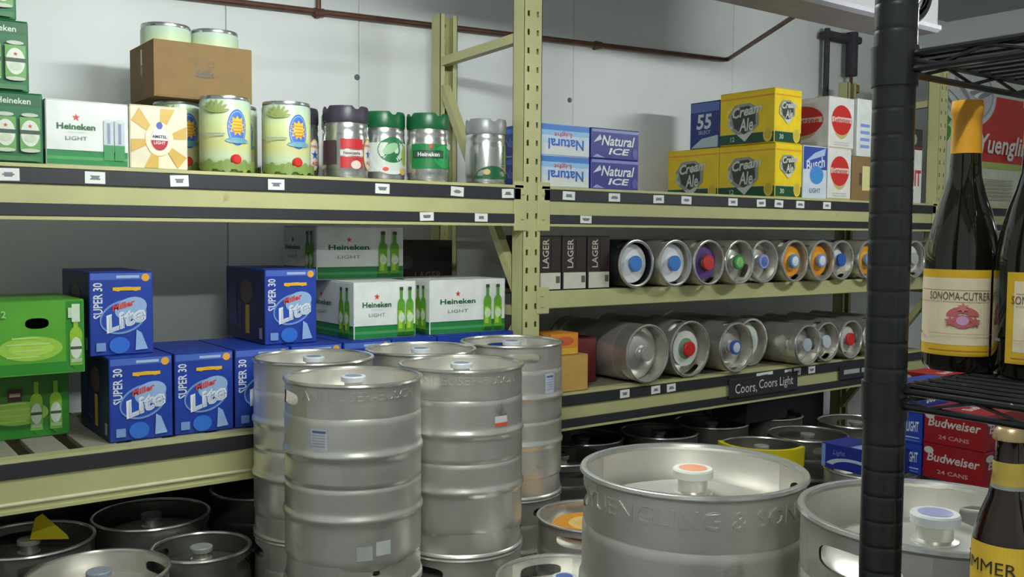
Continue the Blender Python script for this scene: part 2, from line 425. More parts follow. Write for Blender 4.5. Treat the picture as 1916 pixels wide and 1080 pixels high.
# ------------------------------------------------------------------ kegs
def bend(vs, r, a0=0.0): return [((r+z)*math.sin(a0+x/r), -(r+z)*math.cos(a0+x/r), y) for x, y, z in vs]
def stadium(a, bb, n=24, e=4.0):
    out = []
    for i in range(n):
        t_ = 2*PI*i/n; c_, s_ = math.cos(t_), math.sin(t_)
        out.append((a*math.copysign(abs(c_)**(2/e), c_), bb*math.copysign(abs(s_)**(2/e), s_)))
    return out
def rim_pt(x, y, hw, hh):
    k = max(abs(x)/hw, abs(y)/hh); return (x/k, y/k)
def holed(u0, u1, v0, v1, cu, cv, a, bb, n=24, e=3.2):
    """quads between a rectangle and a rounded hole"""
    st = stadium(a, bb, n, e); vs = [(cu+x, cv+y) for x, y in st]; hw, hh = (u1-u0)/2, (v1-v0)/2
    mu, mv = (u0+u1)/2, (v0+v1)/2
    for i in range(n):
        t_ = 2*PI*i/n; x, y = rim_pt(math.cos(t_)*hw*1.2, math.sin(t_)*hh*1.2, hw, hh)
        # put corners exactly
        vs.append((mu+x, mv+y))
    for cx, cy in ((hw, hh), (-hw, hh), (-hw, -hh), (hw, -hh)):
        j = min(range(n), key=lambda i: (vs[n+i][0]-mu-cx)**2+(vs[n+i][1]-mv-cy)**2); vs[n+j] = (mu+cx, mv+cy)
    return vs, [(i, n+i, n+(i+1) % n, (i+1) % n) for i in range(n)]
def keg_meshes(nm, r, h, M, Mc, rings=True, nseg=56):
    ch = 0.095*h/0.59; c0 = h-ch                     # top chime starts
    rb = r*0.975
    k = h/0.59
    prof = [(0, 0.035*k), (rb*0.6, 0.03*k), (rb*0.93, 0.05*k), (rb*0.965, 0.066*k), (rb*0.99, 0.075*k), (rb, 0.085*k), (rb, 0.095*k)]
    if rings:
        for zc in (0.205*k, 0.385*k):
            prof += [(rb, zc-0.030*k), (rb, zc-0.020*k), (rb*1.005, zc-0.012*k), (rb*1.022, zc-0.006*k), (rb*1.027, zc), (rb*1.022, zc+0.006*k), (rb*1.005, zc+0.012*k), (rb, zc+0.020*k), (rb, zc+0.030*k)]
            if zc < 0.3*k: prof += [(rb, 0.280*k), (rb, 0.290*k), (rb*0.991, 0.293*k), (rb*0.991, 0.297*k), (rb, 0.300*k), (rb, 0.310*k)]
    prof += [(rb, c0-0.022*k), (rb, c0-0.012*k), (rb*0.986, c0-0.002), (rb*0.965, c0+0.008*k), (rb*0.90, c0+0.022*k), (rb*0.6, c0+0.040*k), (rb*0.25, c0+0.048*k), (0, c0+0.049*k)]
    b = MB(); b.lathe(prof, M, nseg); body = b.mesh(nm+'_body', 35)
    # top chime with two hand holes, rolled rim
    b = MB(); rc = rb*0.992
    hw = 0.072*r/0.205; u_tot = 2*PI*rc; n_h = 2
    segs = []
    pw = hw*1.5
    for q in range(n_h):
        ucen = u_tot*q/n_h
        segs.append(('h', ucen-pw, ucen+pw)); segs.append(('p', ucen+pw, ucen+u_tot/n_h-pw))
    z0, z1 = c0-0.002, h-0.012*k
    for kind, ua, ub in segs:
        if kind == 'h':
            vs, fs = holed(ua, ub, z0, z1, (ua+ub)/2, c0+ch*0.46, hw, ch*0.20, 24)
        else:
            n_ = 20; vs = []; fs = []
            for i in range(n_+1):
                u = ua+(ub-ua)*i/n_; vs += [(u, z0), (u, z1)]
            fs = [(2*i, 2*i+2, 2*i+3, 2*i+1) for i in range(n_)]
        b.add(bend([(u, v, 0) for u, v in vs], rc), fs, Mc)
        b.add(bend([(u, v, -0.004) for u, v in vs], rc), [f[::-1] for f in fs], Mc)
    ro = 0.0085*max(0.8, k*r/0.205)
    rim = [(r-ro+ro*math.cos(t_), h-ro+ro*math.sin(t_)) for t_ in [PI*2*i/12-PI/2 for i in range(13)]]
    rim = [(rc-0.004, z1-0.002)]+[(r-ro*1.5, h-ro*1.6)]+rim[3:10]+[(r-ro*1.9, h-ro*1.3), (rc-0.006, z1-0.004)]
    rim = [(rc, z1-0.001), (r-0.004, h-0.012), (r, h-0.007), (r-0.002, h-0.002), (r-0.007, h), (r-0.012, h-0.002), (r-0.014, h-0.007), (rc-0.004, z1-0.001)]
    b.lathe(rim, RIMST, nseg); chime = b.mesh(nm+'_chime', 45)
    # bottom chime with drain slots
    b = MB(); zc = 0.078*k
    for q in range(6):
        ua, ub = u_tot*q/6, u_tot*(q+1)/6
        if q % 2 == 1: vs, fs = holed(ua, ub, 0.012, zc, (ua+ub)/2, 0.055*k, 0.011, 0.007, 24)
        else:
            vs = []; 
            for i in range(11): vs += [(ua+(ub-ua)*i/10, 0.012), (ua+(ub-ua)*i/10, zc)]
            fs = [(2*i, 2*i+2, 2*i+3, 2*i+1) for i in range(10)]
        b.add(bend([(u, v, 0) for u, v in vs], rc), fs, Mc); b.add(bend([(u, v, -0.004) for u, v in vs], rc), [f[::-1] for f in fs], Mc)
    b.lathe([(rc, 0.013), (r-0.003, 0.010), (r-0.001, 0.005), (r-0.006, 0), (r-0.013, 0.001), (r-0.015, 0.006), (rc-0.004, 0.013)], STEEL, nseg)
    base = b.mesh(nm+'_base', 45)
    vr = 0.027
    b = MB(); zt = c0+0.046*k
    b.lathe([(vr*1.35, zt-0.004), (vr*1.3, zt+0.004), (vr, zt+0.007), (vr, h-0.016), (vr*0.9, h-0.014), (0, h-0.014)], STEEL, 24); valve = b.mesh(nm+'_valve', 40)
    return dict(body=body, chime=chime, base=base, valve=valve, r=r, h=h, vr=vr, rc=rc, c0=c0, ch=ch)
HALF = keg_meshes('half', 0.205, 0.59, STEEL, STEEL2)
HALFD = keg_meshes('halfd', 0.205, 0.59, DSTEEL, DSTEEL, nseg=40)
SIX = keg_meshes('sixtel', 0.1105, 0.58, STEEL, STEEL2, False, 40)
SIXB = keg_meshes('sixtelb', 0.1105, 0.58, mat('black_keg_jacket', (22, 22, 24), 0.5), mat('black_keg_jacket', (22, 22, 24), 0.5), False, 40)
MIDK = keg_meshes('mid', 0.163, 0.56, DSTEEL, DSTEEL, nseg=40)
QUA = keg_meshes('quarter', 0.139, 0.58, STEEL, STEEL2, False, 40)
QUB = keg_meshes('quarterb', 0.128, 0.58, STEEL, STEEL2, False, 40)
CAPM = {}
def cap_mesh(vr, h, rgb, rgb2=None):
    k = (vr, h, rgb, rgb2)
    if k not in CAPM:
        b = MB(); b.lathe([(vr*1.02, h-0.022), (vr*1.32, h-0.019), (vr*1.36, h-0.006), (vr*1.28, h-0.003), (0, h-0.003)], ink(rgb), 24)
        if rgb2: b.lathe([(vr*0.95, h-0.0026), (vr*0.9, h-0.0020), (0, h-0.0020)], ink(rgb2), 20)
        CAPM[k] = b.mesh('cap', 40)
    return CAPM[k]
def keg(K, loc, label, rotz=0.0, cap=(206, 208, 206), cap2=None, group='half barrel kegs', lying=False, name='beer_keg', emboss=None, collar=None):
    if lying: t = thing(name, label, 'keg', loc, 0, group, (PI/2, 0, 0))
    else: t = thing(name, label, 'keg', loc, rotz, group)
    sp = (0, 0, rotz) if lying else (0, 0, 0)
    put('barrel_body', K['body'], t, rot=sp); c = put('top_chime', K['chime'], t, rot=sp); put('bottom_chime', K['base'], t, rot=sp)
    v = put('valve_neck', K['valve'], t)
    if cap: put('valve_cap', cap_mesh(K['vr'], K['h'], cap, cap2), v)
    if emboss:
        vs, fs, tw, th = text_geo(emboss[0], 0.0, 0.0, 0.02); kk = emboss[1]/th; b = MB()
        b.add(bend([(x*kk*1.15, y*kk+emboss[2], 0.0005+z*0.045) for x, y, z in vs], K['rc'], emboss[3]-rotz), fs, STEEL2)
        b.build('embossed_lettering', c)
    if collar:                                     # paper ring round the valve
        z = K['c0']+0.058*K['h']/0.59; b = MB(); R = K['r']*collar[0]
        b.lathe([(K['vr']*1.05, z+0.004), (R, z), (R+0.0005, z-0.001), (K['vr']*1.05, z+0.002)], ink(collar[1]), 32)
        if len(collar) > 2: b.lathe([(K['vr']*1.05, z+0.0052), (R*collar[3], z+0.0042+(0.0)), (R*collar[3], z+0.002)], ink(collar[2]), 32)
        b.build('paper_collar', t)
    return t
def face(x, y): return math.atan2(CAM.x-x, -(CAM.y-y))*-1       # turn a thing's front (-y) to the camera
def sticker(t, K, u, z, wd, hg, rgb, a0, name='sticker', extra=None):
    a = Art(cylmap(K['r']*0.977, a0)); a.rect(u-wd/2, z-hg/2, u+wd/2, z+hg/2, rgb, 6)
    if extra: extra(a, u, z, wd, hg)
    a.done(t, name)

stack = [('front', -1.178, -0.665), ('mid', -0.755, -0.605), ('left', -1.085, -0.195), ('right', -0.235, -0.180), ('back', -0.660, -0.195)]
desc = {'front': 'nearest of the five tall stacks', 'mid': 'stack right of the nearest one', 'left': 'stack at the blue beer cases',
        'right': 'rightmost of the five tall stacks', 'back': 'middle rear one of the five tall stacks'}
for nm, x, y in stack:
    a0 = math.atan2(CAM.x-x, -(CAM.y-y)) ; th = a0          # camera bearing in the sin/-cos convention
    hr = {'front': th-1.25, 'mid': th+1.9, 'left': th+1.2, 'right': th+0.22, 'back': th+1.4}[nm]
    keg(HALF, (x, y, 0), 'lower steel keg carrying another, '+desc[nm], hr+0.6, group='lower kegs of the tall stacks')
    t = keg(HALF, (x, y, 0.59), 'upper steel keg with pale valve cap, '+desc[nm], hr, cap=(200, 204, 208), cap2=(120, 132, 160), group='upper kegs of the tall stacks',
            emboss=('ANHEUSER-BUSCH', 0.026, 0.555, th+0.1) if nm in ('front', 'mid') else None)
    def fine(a, u, z, wd, hg):
        a.rect(u-wd*0.4, z+hg*0.30, u+wd*0.4, z+hg*0.40, (90, 100, 140), 4)
        for q in range(5): a.rect(u-wd*0.4, z+hg*(0.18-0.12*q), u+wd*0.36, z+hg*(0.21-0.12*q), (150, 152, 165), 4)
    if nm == 'front':
        b = t
        sticker(t, HALF, -0.098, 0.435, 0.052, 0.062, (196, 198, 210), th-hr, 'white_sticker', fine)
        sticker(t, HALF, 0.085, 0.075+0.05, 0.045, 0.04, (198, 200, 198), th-hr, 'white_sticker'); sticker(t, HALF, 0.03, 0.115, 0.045, 0.04, (176, 178, 176), th-hr, 'white_sticker')
    if nm == 'mid':
        def orange(a, u, z, wd, hg): a.rect(u-wd/2, z-hg/2, u+wd/2, z-hg*0.15, (222, 96, 50), 4)
        sticker(t, HALF, 0.135, 0.425, 0.05, 0.032, (214, 214, 214), th-hr, 'orange_sticker', orange)
    if nm == 'right': sticker(t, HALF, 0.165, 0.44, 0.05, 0.075, (190, 196, 214), th-hr, 'pale_sticker', fine)

for nm, x, y, rgb, rgb2 in (('a', -1.193, -2.019, (214, 216, 208), (224, 150, 120)), ('b', -1.097, -2.428, (210, 212, 214), (150, 150, 190))):
    th = math.atan2(CAM.x-x, -(CAM.y-y))
    lb = ('large steel keg in the foreground left of the black post, on another keg', 'foreground steel keg with a hand hole facing out, behind the black post')
    keg(HALF, (x, y, 0), ('lower foreground keg under the one left of the black post', 'lower foreground keg under the one behind the black post')[nm == 'b'], th+0.9, group='foreground kegs')
    keg(HALF, (x, y, 0.59), lb[nm == 'b'], th+(1.62 if nm == 'a' else -0.55), cap=rgb, cap2=rgb2, group='foreground kegs', emboss=('YUENGLING & SON', 0.03, 0.548, th-0.05) if nm == 'a' else None)

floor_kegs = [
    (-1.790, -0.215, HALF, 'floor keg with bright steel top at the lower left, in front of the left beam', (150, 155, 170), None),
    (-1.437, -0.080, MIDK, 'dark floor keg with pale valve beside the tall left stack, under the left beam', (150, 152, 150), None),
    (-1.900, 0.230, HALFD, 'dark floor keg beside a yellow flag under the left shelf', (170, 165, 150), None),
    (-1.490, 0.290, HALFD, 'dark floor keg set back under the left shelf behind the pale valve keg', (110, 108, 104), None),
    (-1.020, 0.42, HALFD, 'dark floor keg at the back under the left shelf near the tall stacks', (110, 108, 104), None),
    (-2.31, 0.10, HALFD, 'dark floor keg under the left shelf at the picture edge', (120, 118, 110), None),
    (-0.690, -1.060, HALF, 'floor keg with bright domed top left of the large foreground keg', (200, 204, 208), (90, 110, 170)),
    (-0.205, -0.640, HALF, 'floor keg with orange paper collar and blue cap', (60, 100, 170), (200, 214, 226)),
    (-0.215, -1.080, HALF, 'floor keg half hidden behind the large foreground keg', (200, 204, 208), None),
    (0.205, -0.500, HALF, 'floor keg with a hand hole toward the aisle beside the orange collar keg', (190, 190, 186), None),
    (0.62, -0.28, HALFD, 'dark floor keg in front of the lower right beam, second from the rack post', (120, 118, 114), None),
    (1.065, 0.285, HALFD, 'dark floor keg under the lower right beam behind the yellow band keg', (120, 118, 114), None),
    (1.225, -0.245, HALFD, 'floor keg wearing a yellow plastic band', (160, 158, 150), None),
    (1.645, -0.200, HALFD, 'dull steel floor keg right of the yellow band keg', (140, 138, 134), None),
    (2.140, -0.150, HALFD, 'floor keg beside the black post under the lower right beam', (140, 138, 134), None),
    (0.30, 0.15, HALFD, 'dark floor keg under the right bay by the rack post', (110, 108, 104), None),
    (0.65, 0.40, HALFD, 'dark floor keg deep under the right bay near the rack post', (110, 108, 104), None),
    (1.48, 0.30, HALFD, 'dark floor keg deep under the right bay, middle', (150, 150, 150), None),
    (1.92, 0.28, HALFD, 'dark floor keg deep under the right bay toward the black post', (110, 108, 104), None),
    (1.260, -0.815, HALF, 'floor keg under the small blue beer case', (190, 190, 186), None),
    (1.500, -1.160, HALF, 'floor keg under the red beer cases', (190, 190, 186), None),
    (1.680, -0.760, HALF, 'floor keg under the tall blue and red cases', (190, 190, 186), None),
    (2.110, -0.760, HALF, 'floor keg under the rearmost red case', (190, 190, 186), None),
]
for i, (x, y, K, lb, c1, c2) in enumerate(floor_kegs):
    col = (0.72, (226, 150, 40), (236, 200, 120), 0.6) if 'orange paper' in lb else None
    t = keg(K, (x, y, 0), lb, random.uniform(0, 3) if 'hand hole' not in lb else math.atan2(CAM.x-x, -(CAM.y-y)), c1, c2, 'kegs standing on the floor', collar=col)
    if 'yellow plastic' in lb:
        b = MB(); th = math.atan2(CAM.x-x, -(CAM.y-y)); vs = []; fs = []
        n_ = 24
        for i_ in range(n_+1):
            a = -1.35+2.6*i_/n_
            for (rr, zz) in ((0.2065, 0.515), (0.2095, 0.607), (0.1885, 0.608), (0.186, 0.56)): vs.append((rr*math.sin(a), -rr*math.cos(a), zz))
        for i_ in range(n_):
            for q in range(4): fs.append((i_*4+q, (i_+1)*4+q, (i_+1)*4+(q+1) % 4, i_*4+(q+1) % 4))
        fs += [(0, 1, 2, 3), tuple(n_*4+q for q in (3, 2, 1, 0))]
        b.add(vs, fs, YELLOW); b.build('yellow_band', t, 40, rot=(0, 0, th-t.rotation_euler.z))
# yellow cloth flag lying over a floor keg rim
t = thing('warning_flag', 'yellow cloth pennant draped on a dark floor keg at lower left', 'flag', (-1.85, 0.165, 0.592), -0.55)
b = MB(); b.prism([(-0.062, 0.0), (0.060, 0.0), (0.055, 0.012), (-0.022, 0.085), (-0.045, 0.07)], 0.0, 0.003, mat('yellow_cloth', (206, 186, 24), 0.8), (0, 2, 1)); b.build('cloth', t)

# kegs lying on the middle shelf of the right bay
row2 = [(0.576, SIXB, 'black jacketed keg lying next to the lager cartons, white collar', (66, 128, 205), None, (0.80, (232, 234, 236))),
        (0.800, SIX, 'steel keg lying with white collar and blue cap, first of the steel row', (66, 128, 205), None, (0.80, (232, 234, 236))),
        (1.024, SIX, 'steel keg lying with purple collar and red cap', (196, 56, 48), None, (0.72, (96, 62, 132), (70, 60, 80), 0.55)),
        (1.248, SIX, 'steel keg lying with a green cap, no collar', (58, 140, 72), (140, 190, 120), None),
        (1.472, SIX, 'steel keg lying with a small lilac blue cap', (150, 160, 214), (90, 110, 180), None),
        (1.696, SIX, 'steel keg lying with orange collar, nearest of the orange three', (90, 140, 196), (220, 226, 232), (0.74, (226, 150, 36), (240, 180, 70), 0.6)),
        (1.920, SIX, 'steel keg lying with orange collar, middle of the orange three', (120, 150, 200), (220, 226, 232), (0.74, (222, 140, 30), (236, 170, 60), 0.6)),
        (2.144, SIX, 'steel keg lying with a deep blue cap and white tag', (40, 90, 170), None, (0.5, (206, 210, 220))),
        (2.368, SIX, 'steel keg lying with orange collar right beside the black post', (110, 150, 200), (220, 226, 232), (0.74, (226, 150, 36), (240, 180, 70), 0.6)),
        (2.592, SIX, 'steel keg lying on the middle shelf behind the black post', (180, 180, 180), None, None),
        (2.816, SIX, 'steel keg lying just right of the black post, white collar', (180, 180, 180), None, (0.7, (226, 226, 226))),
        (3.040, SIX, 'steel keg lying last before the far rack post', (180, 180, 180), None, None)]
for i, (x, K, lb, c1, c2, col) in enumerate(row2):
    yf = -0.075+(0.03 if i in (0, 4, 7) else 0)+random.uniform(0, 0.015)
    keg(K, (x, yf+K['h'], 1.355+K['r']), lb, random.uniform(0, 3), c1, c2, 'kegs lying on the middle shelf', True, collar=col)
row3 = [(0.668, QUA, 0.00, 'fat steel keg lying first on the lower shelf, bare valve', (150, 150, 146), None, None),
        (0.974, QUA, 0.02, 'fat steel keg lying with red cap and white green collar', (200, 40, 36), None, (0.62, (214, 218, 214), (120, 150, 120), 0.6)),
        (1.290, QUB, 0.00, 'steel keg lying with blue cap and white paper tag', (60, 90, 170), (200, 206, 220), None),
        (1.552, QUB, 0.12, 'steel keg lying set back with pale green collar', (190, 196, 200), None, (0.7, (206, 214, 206))),
        (1.815, SIX, -0.04, 'slim steel keg lying on lower shelf with pale grey cap, first of four', (176, 182, 196), None, None),
        (2.039, SIX, 0.00, 'slim steel keg lying on lower shelf with white blue cap, second of four', (196, 204, 214), None, None),
        (2.263, SIX, 0.00, 'slim steel keg lying on lower shelf with bright red cap', (206, 36, 40), None, (0.66, (208, 208, 206))),
        (2.487, SIX, 0.00, 'slim steel keg lying on lower shelf at the black post', (190, 190, 190), None, (0.7, (222, 222, 222))),
        (2.711, SIX, 0.00, 'slim steel keg lying on lower shelf behind the black post', (190, 190, 190), None, None)]
for i, (x, K, yo, lb, c1, c2, col) in enumerate(row3):
    keg(K, (x, yo-0.03+K['h'], 0.907+K['r']), lb, random.uniform(0, 3), c1, c2, 'kegs lying on the lower shelf', True, collar=col)

# ------------------------------------------------------------------ five-litre cans on the top shelf
TOPZ = 1.801
MR, MH = 0.087, 0.262
OBER = ramp_mat('sunny_ale_print', [(0.0, (74, 104, 40)), (0.12, (150, 165, 80)), (0.26, (196, 212, 180)), (0.42, (205, 204, 140)), (0.75, (208, 220, 160)), (1.0, (188, 208, 190))], 2, 0.0, MH, 0.3)
def can_prof(r, h): return [(0, 0.008), (r*0.90, 0.006), (r*0.95, 0.0), (r*0.985, 0.004), (r*0.975, 0.012), (r, 0.022), (r*1.004, h*0.5), (r, h-0.022), (r*0.965, h-0.012), (r*0.975, h-0.004), (r*0.955, h), (r*0.93, h-0.004), (r*0.90, h-0.009), (0, h-0.010)]
b = MB(); b.lathe(can_prof(MR, MH), OBER, 44); OB_BODY = b.mesh('ale_can', 50)
def rimmesh():
    q = MB(); q.lathe([(MR*0.965, MH-0.013), (MR*0.985, MH-0.006), (MR*0.965, MH+0.001), (MR*0.935, MH-0.002), (MR*0.93, MH-0.009)], SILVER, 44); return q.mesh('can_rim', 50)
RIM = rimmesh()
b = MB(); b.lathe([(0, 0.016), (0.012, 0.016), (0.018, 0.010), (0.018, 0)], ink((206, 40, 36)), 18); TAP = b.mesh('tap_plug', 40)
def ale_can(x, y, z, label, rot, art=True):
    t = thing('beer_can_keg', label, 'mini keg', (x, y, z), rot, 'sunny ale five litre cans')
    put('can_body', OB_BODY, t); put('can_rim', RIM, t)
    if art:
        a = Art(cylmap(MR*1.005, 0)); v = 0.155; u = 0.012
        a.ell(u, v, 0.036, 0.062, (60, 100, 190)); a.ell(u, v, 0.032, 0.057, (120, 170, 214)); a.ell(u, v, 0.029, 0.053, (66, 110, 196))
        a.star(u, v+0.006, 0.035, 0.024, 11, (236, 180, 50)); a.ell(u, v+0.006, 0.020, 0.022, (240, 192, 70))
        for q in range(4): a.rect(u-0.016, v+0.018-0.011*q, u+0.016, v+0.021-0.011*q, (216, 130, 40), 3)
        a.ell(u, v-0.045, 0.042, 0.010, (110, 160, 180))
        for q in range(7):
            an = 0.2+0.42*q; a.ell(-0.062+0.024*math.cos(an), 0.205+0.02*math.sin(an), 0.024, 0.006, (150, 162, 96), 12, rot=an, rings=1)
        for q in range(14): a.ell(-0.12+0.019*q, 0.022, 0.014, 0.012+0.006*(q % 3), (124, 146, 74), 10, rings=1)
        a.rect(-0.12, 0.128, -0.03, 0.133, (150, 168, 168), 6)
        a.done(t)
        put('tap_plug', TAP, t, (MR*math.sin(0.05), -MR*math.cos(0.05)+0.001, 0.045), (PI/2, 0, 0.05))
    return t
def fc(x, y): return math.atan2(CAM.x-x, -(CAM.y-y))
ale_can(-1.268, 0.125, TOPZ, 'sunny ale can with red tap, left of the two on the shelf edge', fc(-1.268, 0.125)+0.35)
ale_can(-1.040, 0.125, TOPZ, 'sunny ale can with red tap, right of the two on the shelf edge', fc(-1.04, 0.125)+0.38)
ale_can(-1.362, 0.345, TOPZ, 'sunny ale can half hidden behind the gold starburst carton, under the box', 0.0)
ale_can(-1.155, 0.345, TOPZ, 'sunny ale can behind the front pair, under the box', 0.0)
# open kraft box on those two, holding two more
bx = thing('open_cardboard_box', 'open brown cardboard box with a printed stamp, holding two cans', 'box', (-1.308, 0.215, TOPZ+MH+0.001))
W_, D_, H_, T_ = 0.35, 0.29, 0.195, 0.005
b = MB(); b.box((-W_/2, 0, 0), (W_/2, D_, T_), KRAFT); b.build('bottom_panel', bx)
for nm, a1, a2 in (('front_panel', (-W_/2, 0, T_), (W_/2, T_, H_)), ('back_panel', (-W_/2, D_-T_, T_), (W_/2, D_, H_)), ('side_panel', (-W_/2, T_, T_), (-W_/2+T_, D_-T_, H_)), ('side_panel', (W_/2-T_, T_, T_), (W_/2, D_-T_, H_))):
    b = MB(); b.box(a1, a2, KRAFT, 0.001); b.build(nm, bx)
a = Art(flatmap((-W_/2, 0, 0), (1, 0, 0), (0, 0, 1), (0, -1, 0))); dk = (74, 60, 50)
for (q0, q1, q2, q3) in ((0.145, 0.135, 0.21, 0.137), (0.145, 0.115, 0.21, 0.117), (0.145, 0.115, 0.147, 0.137), (0.208, 0.115, 0.21, 0.137)): a.rect(q0, q1, q2, q3, dk)
a.text("Bell's", 0.1775, 0.093, 0.024, dk, 0, 0.1, 0.02); a.ell(0.1775, 0.082, 0.034, 0.004, dk)
a.done(bx, 'printed_stamp')
a = Art(flatmap((-W_/2, D_, 0), (0, -1, 0), (0, 0, 1), (-1, 0, 0))); a.ell(0.15, 0.10, 0.022, 0.022, dk); a.ell(0.15, 0.10, 0.014, 0.014, (130, 100, 66)); a.done(bx, 'printed_stamp')
ale_can(-1.396, 0.36, TOPZ+MH+0.001+T_+0.001, 'pale can standing in the brown box, left one', 1.5, False)
ale_can(-1.220, 0.36, TOPZ+MH+0.001+T_+0.001, 'pale can standing in the brown box, right one', 1.5, False)

# draught cans with plastic crown
def draught_body(M):
    q = MB(); r, h = MR, 0.225
    q.lathe([(0, 0.006), (r*0.88, 0.005), (r*0.94, 0.0), (r*0.975, 0.006), (r*0.95, 0.016), (r*0.99, 0.032), (r, 0.045), (r, 0.150), (r*0.985, 0.165), (r*0.95, 0.176), (r*0.975, 0.186), (r*0.97, 0.200), (r*0.93, 0.214), (r*0.88, h), (0, h)], M, 44); return q.mesh('draught_can', 45)
DB = draught_body(SILVER)
def crown(M, r=MR, z0=0.208, z1=0.270):
    q = MB(); n = 40; vs = []; fs = []
    for i in range(n):
        an = 2*PI*i/n; cut = 0.012 if (i % 10) in (0, 1) else 0.0
        for rr, zz in ((r*0.97, z0), (r*1.0, z0+0.010), (r*0.99, z1-0.010-cut), (r*0.95, z1-cut), (r*0.88, z1-0.002-cut), (r*0.86, z0+0.02)):
            vs.append((rr*math.sin(an), -rr*math.cos(an), zz))
    for i in range(n):
        j = (i+1) % n
        for q_ in range(5): fs.append((i*6+q_, j*6+q_, j*6+q_+1, i*6+q_+1))
    fs.append(tuple(i*6+5 for i in range(n))); q.add(vs, fs, M); return q.mesh('crown', 35)
CRG, CRD, CRS = crown(GREENPL), crown(DARKPL), crown(GREYPL)
def draught(x, y, label, cr, kind, rot):
    t = thing('draught_can', label, 'mini keg', (x, y, TOPZ), rot, 'draught cans on the top shelf')
    put('can_body', DB, t); put('plastic_crown', cr, t); a = Art(cylmap(MR*1.001, 0))
    if kind == 'heineken':
        gr = (22, 120, 60)
        a.rect(-0.115, 0.050, 0.13, 0.148, gr, 20); a.ell(0.03, 0.100, 0.05, 0.045, (40, 150, 80)); a.rect(-0.105, 0.092, 0.022, 0.122, (18, 40, 30), 10); a.rect(-0.10, 0.0955, 0.018, 0.1185, (60, 78, 66), 10)
        a.text('Heineken', -0.040, 0.107, 0.017, (226, 230, 226), 0, 0, 0.02); a.star(-0.03, 0.138, 0.012, 0.005, 5, (208, 40, 40)); a.ell(0.085, 0.075, 0.016, 0.016, (200, 214, 204)); a.ell(0.06, 0.14, 0.02, 0.012, (206, 214, 210))
    elif kind == 'swoosh':
        a.rect(-0.11, 0.035, 0.13, 0.148, (206, 212, 206), 20); a.ell(0.0, 0.120, 0.062, 0.05, (24, 110, 60)); a.ell(-0.01, 0.125, 0.035, 0.018, (150, 190, 150), rot=0.5)
        a.ell(0.0, 0.10, 0.10, 0.075, (214, 218, 216), 24, 0.82, PI, 1.9*PI); a.ell(0.06, 0.10, 0.018, 0.04, (150, 180, 70)); a.ell(-0.03, 0.045, 0.012, 0.008, (216, 70, 40)); a.ell(0.05, 0.038, 0.02, 0.014, (214, 180, 110))
    elif kind == 'light':
        a.ell(0.0, 0.020, 0.08, 0.055, (20, 90, 50), 20, 0, 0.15, PI*0.95); a.rect(-0.08, 0.022, 0.08, 0.034, (20, 90, 50), 12); a.text('Heineken', 0.052, 0.115, 0.017, (26, 110, 60), PI/2, 0, 0.02); a.ell(-0.025, 0.05, 0.014, 0.012, (206, 180, 110)); a.star(0.052, 0.06, 0.008, 0.0035, 5, (208, 40, 40))
    else:
        rd = (186, 36, 40)
        a.rect(-0.06, 0.108, 0.03, 0.146, rd, 8); a.rect(-0.06, 0.083, 0.03, 0.104, (206, 200, 196), 8); a.rect(-0.06, 0.038, 0.03, 0.079, rd, 8); a.ell(0.0, 0.05, 0.02, 0.016, (220, 200, 196))
        a.text('Newcastle', -0.016, 0.0935, 0.011, (120, 50, 50), 0, 0, 0.02)
        a.ell(0.062, 0.092, 0.030, 0.060, (226, 180, 110)); a.ell(0.062, 0.092, 0.025, 0.054, (226, 216, 206)); a.star(0.062, 0.092, 0.020, 0.008, 5, (40, 90, 180)); a.text('BROWN ALE', 0.062, 0.124, 0.010, rd, 0, 0, 0.02); a.text('ALE', 0.062, 0.060, 0.014, rd, 0, 0, 0.02)
        a.rect(-0.14, 0.05, -0.075, 0.14, (70, 50, 58), 6)
    a.done(t)
draught(-0.925, 0.300, 'brown ale can with dark crown behind the right sunny ale can', CRD, 'brown', fc(-.92, .3)+0.2)
draught(-0.795, 0.135, 'brown ale can with dark crown and red label at shelf edge', CRD, 'brown', fc(-.795, .135)+0.45)
draught(-0.700, 0.345, 'green crowned can at the back between the brown ale and lager cans', CRG, 'swoosh', fc(-.7, .345)+0.2)
draught(-0.600, 0.195, 'green crowned draught can with white swoosh label', CRG, 'swoosh', fc(-.6, .195)+0.45)
draught(-0.435, 0.125, 'green crowned lager can with dark banner reading Heineken', CRG, 'heineken', fc(-.435, .125)+0.5)
draught(-0.150, 0.125, 'silver crowned light lager can beside the rack post', CRS, 'light', fc(-.15, .125)+0.35)

